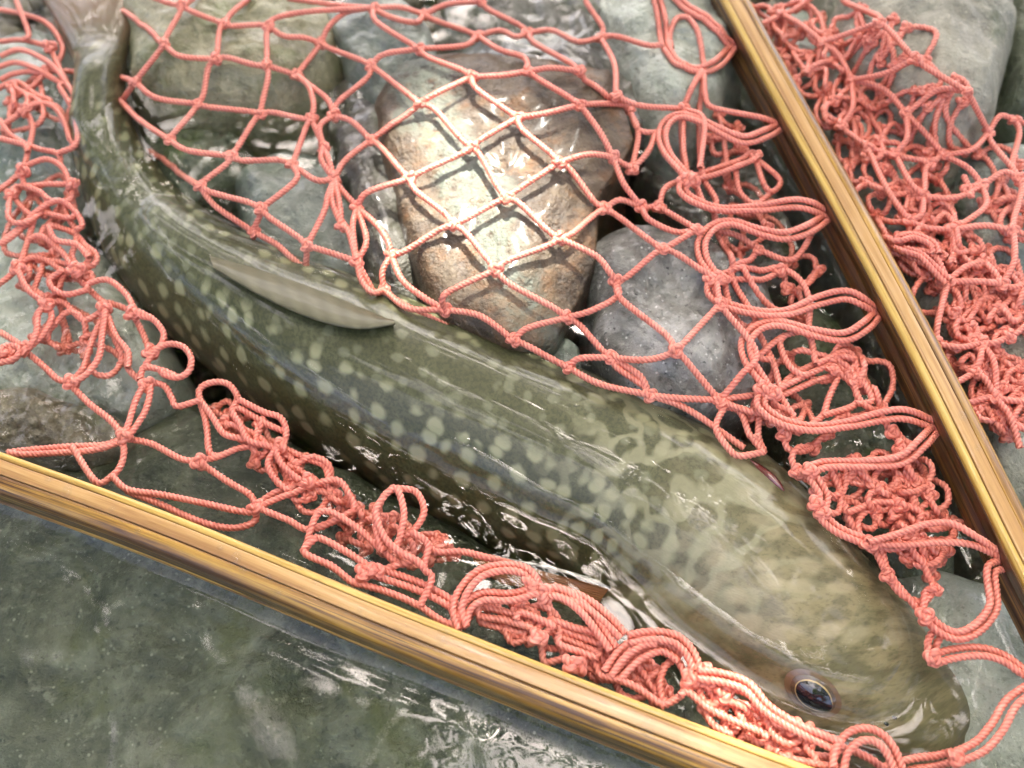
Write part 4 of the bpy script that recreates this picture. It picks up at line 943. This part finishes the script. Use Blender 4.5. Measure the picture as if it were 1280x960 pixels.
# ---- bunched netting along the left rim
bott = [[(395, 672), (430, 688), (458, 706), (470, 714)], [(380, 690), (415, 708), (445, 730), (458, 722)], [(450, 730), (490, 742), (525, 758), (552, 776)], [(400, 640), (440, 655), (480, 690), (500, 705)], [(470, 640), (480, 670), (500, 690), (520, 700)], [(495, 610), (505, 640), (500, 670), (495, 685)], [(480, 620), (470, 650), (475, 680)],
 [(520, 615), (530, 640), (515, 665)], [(545, 690), (580, 690), (620, 700)], [(535, 680), (530, 710), (540, 722)], [(682, 742), (688, 765), (695, 795), (708, 822), (722, 832)], [(722, 832), (735, 826), (748, 838)], [(640, 803), (655, 800), (672, 797)], [(670, 797), (672, 785), (684, 778), (700, 786)], [(676, 800), (678, 815), (682, 828)],
 [(690, 775), (720, 785), (750, 792)], [(694, 785), (725, 796), (752, 806)], [(698, 795), (725, 806), (748, 815)], [(700, 806), (725, 815), (745, 822)], [(650, 765), (670, 772), (690, 782)], [(645, 775), (665, 785), (680, 792)], [(600, 770), (630, 775), (665, 785)], [(598, 760), (630, 765), (660, 772)], [(602, 778), (630, 786), (655, 792)],
 [(740, 820), (748, 838), (750, 848)], [(750, 844), (775, 850), (800, 862), (825, 880)], [(810, 850), (820, 865), (815, 880)], [(830, 835), (825, 860), (830, 882)], [(850, 830), (858, 850), (850, 870)], [(845, 822), (835, 812), (815, 812), (795, 825)], [(872, 846), (893, 872), (904, 895), (908, 916)], [(870, 850), (880, 880), (890, 905)],
 [(898, 866), (918, 862), (938, 870), (957, 890)], [(908, 882), (930, 880), (948, 888), (957, 898)], [(915, 917), (928, 906), (945, 908), (960, 922), (970, 936)], [(918, 930), (930, 920), (950, 930)], [(958, 900), (968, 920), (985, 930), (1000, 924)], [(1010, 915), (1008, 935), (1018, 945)], [(985, 935), (1010, 942), (1040, 946)], [(975, 945), (1020, 955), (1060, 962)], [(1070, 940), (1090, 950), (1105, 962)], [(860, 865), (885, 885), (915, 900), (950, 915)], [(872, 856), (890, 862), (905, 866)]]
for s in tie_ends(bott, [(578, 785), (670, 735), (766, 812), (870, 842), (1052, 934), (820, 801)]): single(s, .0085+rnd.uniform(-.002, .003))
double([(470, 714), (505, 726), (540, 742), (568, 760), (578, 785)], .009)
double([(577, 786), (571, 762), (580, 738), (602, 717), (635, 710), (660, 716), (670, 734)], .012)
double([(576, 782), (582, 760), (602, 746), (640, 747), (672, 738)], .0115)
double([(680, 738), (704, 742), (730, 762), (752, 792), (766, 812)], .0115)
double([(690, 736), (730, 752), (758, 775), (778, 796)], .011)
double([(758, 842), (776, 818), (800, 803), (820, 801)], .0115); double([(768, 846), (796, 820), (828, 810), (850, 824)], .011)
double([(785, 798), (815, 794), (845, 800), (862, 818), (870, 838)], .012)
double([(872, 842), (900, 846), (932, 858), (955, 884), (978, 900), (1005, 914), (1035, 926), (1052, 934)], .0135)
double([(1046, 962), (1052, 936), (1070, 920), (1092, 920), (1110, 936), (1124, 968)], .014, gap=.0012)
for q in ((468, 713), (455, 716), (670, 736), (678, 742), (664, 728), (722, 833), (714, 830), (870, 844), (878, 838), (862, 850), (884, 850), (905, 866), (990, 908), (1008, 916), (672, 797)):
    knot(P(q[0], q[1], .0115), 1.15)
tangle([(590, 750), (670, 760), (760, 800), (870, 850), (900, 890), (840, 878), (700, 820), (610, 780)], 42, .002, .008, size=(50, 90), bend=.5)
tangle([(880, 860), (960, 900), (1040, 940), (1060, 958), (960, 940), (880, 895)], 24, .004, .009, size=(50, 80), bend=.6)
lo = mesh_obj('bunched_netting', LOOSE_V, LOOSE_F, MAT['cord'], uv=LOOSE_UV); child_local(lo, net); lo['kind'] = 'stuff'

# ------------------------------------------------------------------ water
wx = grid_axis(-2.2, 2.2, -0.185, 0.185, 0.0008, 0.15); wy = grid_axis(-2.2, 2.2, -0.125, 0.19, 0.0008, 0.15)
nx, ny = len(wx), len(wy)
X, Y = np.meshgrid(wx, wy)
def blob(px, py, rx, ry, ang=0.0):
    c = P(px, py); dx, dy = X-c.x, Y-c.y; ca, sa = math.cos(ang), math.sin(ang)
    u, v = (dx*ca+dy*sa)/rx, (-dx*sa+dy*ca)/ry; return np.exp(-(u*u+v*v))
rng = np.random.default_rng(3)
def waves(n, lmin, lmax, seed, stretch=(1, 1), ang=0.0):
    g = np.random.default_rng(seed); Z = np.zeros_like(X); ca, sa = math.cos(ang), math.sin(ang)
    U, Vv = (X*ca+Y*sa)/stretch[0], (-X*sa+Y*ca)/stretch[1]
    for _ in range(n):
        L = math.exp(g.uniform(math.log(lmin), math.log(lmax))); a = g.uniform(0, 6.28); k = 2*math.pi/L
        Z += L*np.sin(k*(U*math.cos(a)+Vv*math.sin(a))+g.uniform(0, 6.28)+0.8*np.sin(k*.37*(U*math.sin(a*1.7)+Vv*math.cos(a*1.3))))
    return Z/math.sqrt(n)
wz = 0.0036*waves(16, 0.03, 0.12, 1)
rough_mask = blob(90, 440, .030, .030)+0.5*blob(30, 250, .012, .03)+1.0*blob(70, 520, .03, .012)+0.6*blob(160, 560, .02, .015)
wz += rough_mask*0.034*waves(18, 0.006, 0.022, 2)
m2 = blob(540, 640, .032, .008, R(-24))+.6*blob(420, 620, .02, .014)+0.6*blob(330, 560, .02, .012)
wz += m2*0.026*waves(18, 0.005, 0.016, 4, (2.2, 1), R(-24))
wz += blob(595, 945, .008, .010)*0.022*waves(10, .006, .018, 6)+blob(760, 945, .012, .006)*0.02*waves(10, .004, .012, 8)
wz += blob(1100, 560, .02, .05)*.012*waves(12, .006, .02, 12)+blob(1250, 830, .02, .02)*.006*waves(12, .012, .03, 13)
wz += 0.002*blob(170, 280, .012, .03, R(28))         # the current piles up behind the tail
# surface tension: water climbs where it meets fish, rim and rocks
mask = np.zeros_like(X)
fi = np.where((X > -0.19) & (X < 0.19) & (Y > -0.13) & (Y < 0.2))
dn = Vector((0, 0, -1))
for i, j in zip(*fi):
    if (i+j) % 1: continue
    o = Vector((X[i, j], Y[i, j], 0.2)); z = wz[i, j]
    h = FISH_BVH.ray_cast(o, dn)
    if h[0] and h[0].z > z: mask[i, j] = 1; continue
    h = FRAME_BVH.ray_cast(o, dn)
    if h[0] and h[0].z > z: mask[i, j] = 1
def blur(a, k):
    for ax in (0, 1):
        c = np.cumsum(np.pad(a, [(k+1, k) if ax == d else (0, 0) for d in (0, 1)], mode='edge'), axis=ax)
        a = (np.take(c, np.arange(2*k+1, c.shape[ax]), axis=ax)-np.take(c, np.arange(0, c.shape[ax]-2*k-1), axis=ax))/(2*k+1)
    return a
b = blur(blur(mask, 3), 2)
wob = 0.95+0.3*np.clip(waves(10, .03, .08, 21)*14, -.8, .8)
wz += 0.0045*b*wob
b2 = blur(blur(mask, 6), 6); wz -= 0.0012*b2*(1-mask)
wv = np.stack([X, Y, wz], -1).reshape(-1, 3)
wme = bpy.data.meshes.new('water'); wme.from_pydata(wv.tolist(), [], grid_faces(nx, ny)); wme.polygons.foreach_set('use_smooth', [True]*len(wme.polygons))
wme.materials.append(MAT['water']); water = bpy.data.objects.new('water', wme); COL.objects.link(water); tag(water, kind='structure')

# droplets standing on the varnished rim
dv, df = [], []
for i in range(5):
    ph = math.pi/2*(1-i/4)
    for j in range(14):
        t = 2*math.pi*j/14; dv.append((math.cos(t)*math.cos(ph), math.sin(t)*math.cos(ph), math.sin(ph)*.45-.05))
for i in range(4):
    for j in range(14): df.append((i*14+j, (i+1)*14+j, (i+1)*14+(j+1) % 14, i*14+(j+1) % 14))
dm = bpy.data.meshes.new('water_droplet'); dm.from_pydata(dv, [], df); dm.polygons.foreach_set('use_smooth', [True]*len(df)); dm.materials.append(MAT['drop'])
for (x, y, s, st) in ((553, 796, .0011, 1.5), (808, 912, .0013, 1.7), (295, 698, .0010, 1.3), (398, 728, .0012, 1.2), (336, 722, .0008, 1), (304, 712, .0008, 1), (348, 740, .0008, 1.2), (275, 684, .0007, 1), (172, 664, .0006, 1), (84, 614, .0009, 1.4), (140, 636, .0006, 1), (365, 707, .0009, 1), (60, 600, .0006, 1),
                      (1203, 520, .0009, 1.2), (1222, 560, .0007, 1), (700, 870, .0006, 1), (640, 838, .0007, 1.1), (450, 762, .0006, 1), (220, 655, .0006, 1.2), (900, 935, .0008, 1)):
    h = FRAME_BVH.ray_cast(CAM, ray(x, y).normalized())
    if not h[0]: continue
    o = bpy.data.objects.new('water_droplet', dm); COL.objects.link(o); n = h[1] if h[1].dot(CAM-h[0]) > 0 else -h[1]
    o.location = h[0]; o.rotation_euler = n.to_track_quat('Z', 'Y').to_euler(); s *= 1.4; o.scale = (s, s*st, s)
    tag(o, 'clear water droplet standing on the varnished wooden rim', 'droplet', 'droplets on the wooden rim')

# ------------------------------------------------------------------ unseen trees overhead, leaves arranged to dapple the light
spots = [(600, 215, .014, .017), (555, 160, .014, .009), (650, 275, .014, .010), (530, 295, .012, .007), (920, 888, .012, .002)]  # sun patches, leaves left out along the sun's path to each
spots = [(P(x, y, z), r) for x, y, z, r in spots]
def clear_of_sun(p, s):
    for c, r in spots:
        d = p-c; k = d.dot(SUN_DIR)
        if (d-SUN_DIR*k).length < r+s*.5: return False
    return True
lr = random.Random(11)
GAP = Vector((0.05, -math.sin(R(12)), math.cos(R(12)))).normalized()
GAP2 = Vector((-.36, -.06, 1)).normalized()
GAP3 = Vector((-.52, -.50, 1)).normalized()
def in_gap(v):
    """leaves are left out in set directions so water and fish reflect sky"""
    d = v.normalized(); a = math.atan2(d.y, d.x); w = 1+.25*math.sin(3*a+1)+.2*math.sin(7*a)
    return d.angle(GAP3) < R(19)*w or ((d.angle(GAP) < R(10)*w or d.angle(GAP2) < R(7)*w) and lr.random() < .85)
def make_tree(label, base, trunk_pts, clusters, per, leaf):
    t = empty('tree', base); tag(t, label, 'tree', 'trees over the stream')
    V, F = tube(catmull(trunk_pts, .1), .12, 10, lambda q: 1-.85*q); child_local(mesh_obj('trunk', V, F, MAT['bark']), t)
    lv, lf = [], []
    for cx, cy, cz, cr, *small in clusters:
        for _ in range(per):
            v = Vector((lr.gauss(0, 1), lr.gauss(0, 1), lr.gauss(0, .7)))*cr*.55+Vector((cx, cy, cz)); s = lr.uniform(.7, 1.3)*(small[0] if small else leaf)
            if v.z < .7 or in_gap(v) or not clear_of_sun(v, s): continue
            a = lr.uniform(0, 6.28); d = Vector((math.cos(a), math.sin(a), lr.uniform(-.5, .2))).normalized(); n = Vector((lr.gauss(0, .5), lr.gauss(0, .5), 1)).normalized(); w = d.cross(n).normalized()*s*.3
            b_ = len(lv); lv += [v-d*s*.5, v-d*s*.1+w, v+d*s*.2+w*.8, v+d*s*.5, v+d*s*.2-w*.8, v-d*s*.1-w]; lf.append(tuple(range(b_, b_+6)))
    child_local(mesh_obj('crown', lv, lf, MAT['leaf'], smooth=False), t)
U = lr.uniform
make_tree('unseen leafy tree leaning right over the net, leaves arranged to dapple the light', (-2.3, 2.2, 0.0), [(-2.3, 2.2, -.1), (-2.2, 2.2, .8), (-1.9, 2.15, 1.8), (-1.4, 2.0, 2.6), (-.6, 1.8, 3.1), (.4, 1.5, 3.4), (1.2, 1.3, 3.5)],
          [(U(-2, 2), U(-.6, 3.2), U(2.4, 3.6), U(.3, .55)) for _ in range(80)]+[(U(-.5, .5), 1.55+U(-.5, .5), U(2.4, 3.3), .35) for _ in range(16)]+[tuple(SUN_DIR*U(2.8, 3.8)+Vector((U(-.28, .28), U(-.28, .28), 0)))+(.3,) for _ in range(20)]+[tuple(SUN_DIR*U(1.7, 2.3)+Vector((U(-.26, .26), U(-.24, .26), 0)))+(.12, .03) for _ in range(64)], 110, .085)  # leaf clusters along the sun direction are added to block it around the patches
for k, (lab, ang) in enumerate((('bushy tree on the bank behind the photographer', -95), ('bushy tree on the bank to the right of the stream', 5), ('bushy tree on the bank to the left of the stream', 178), ('bushy tree on the bank upstream', 88))):
    cx, cy = 4.2*math.cos(R(ang)), 4.2*math.sin(R(ang))
    make_tree(lab, (cx, cy, .1), [(cx, cy, 0), (cx*.98, cy, 1.2), (cx*.92, cy*.95, 2.6), (cx*.8, cy*.8, 4.2)],
              [(cx*q+U(-2.3, 2.3), cy*q+U(-2.3, 2.3), U(.9, 4.8), U(.5, .9)) for q in [U(.55, 1.1) for _ in range(40)]], 80, .22)
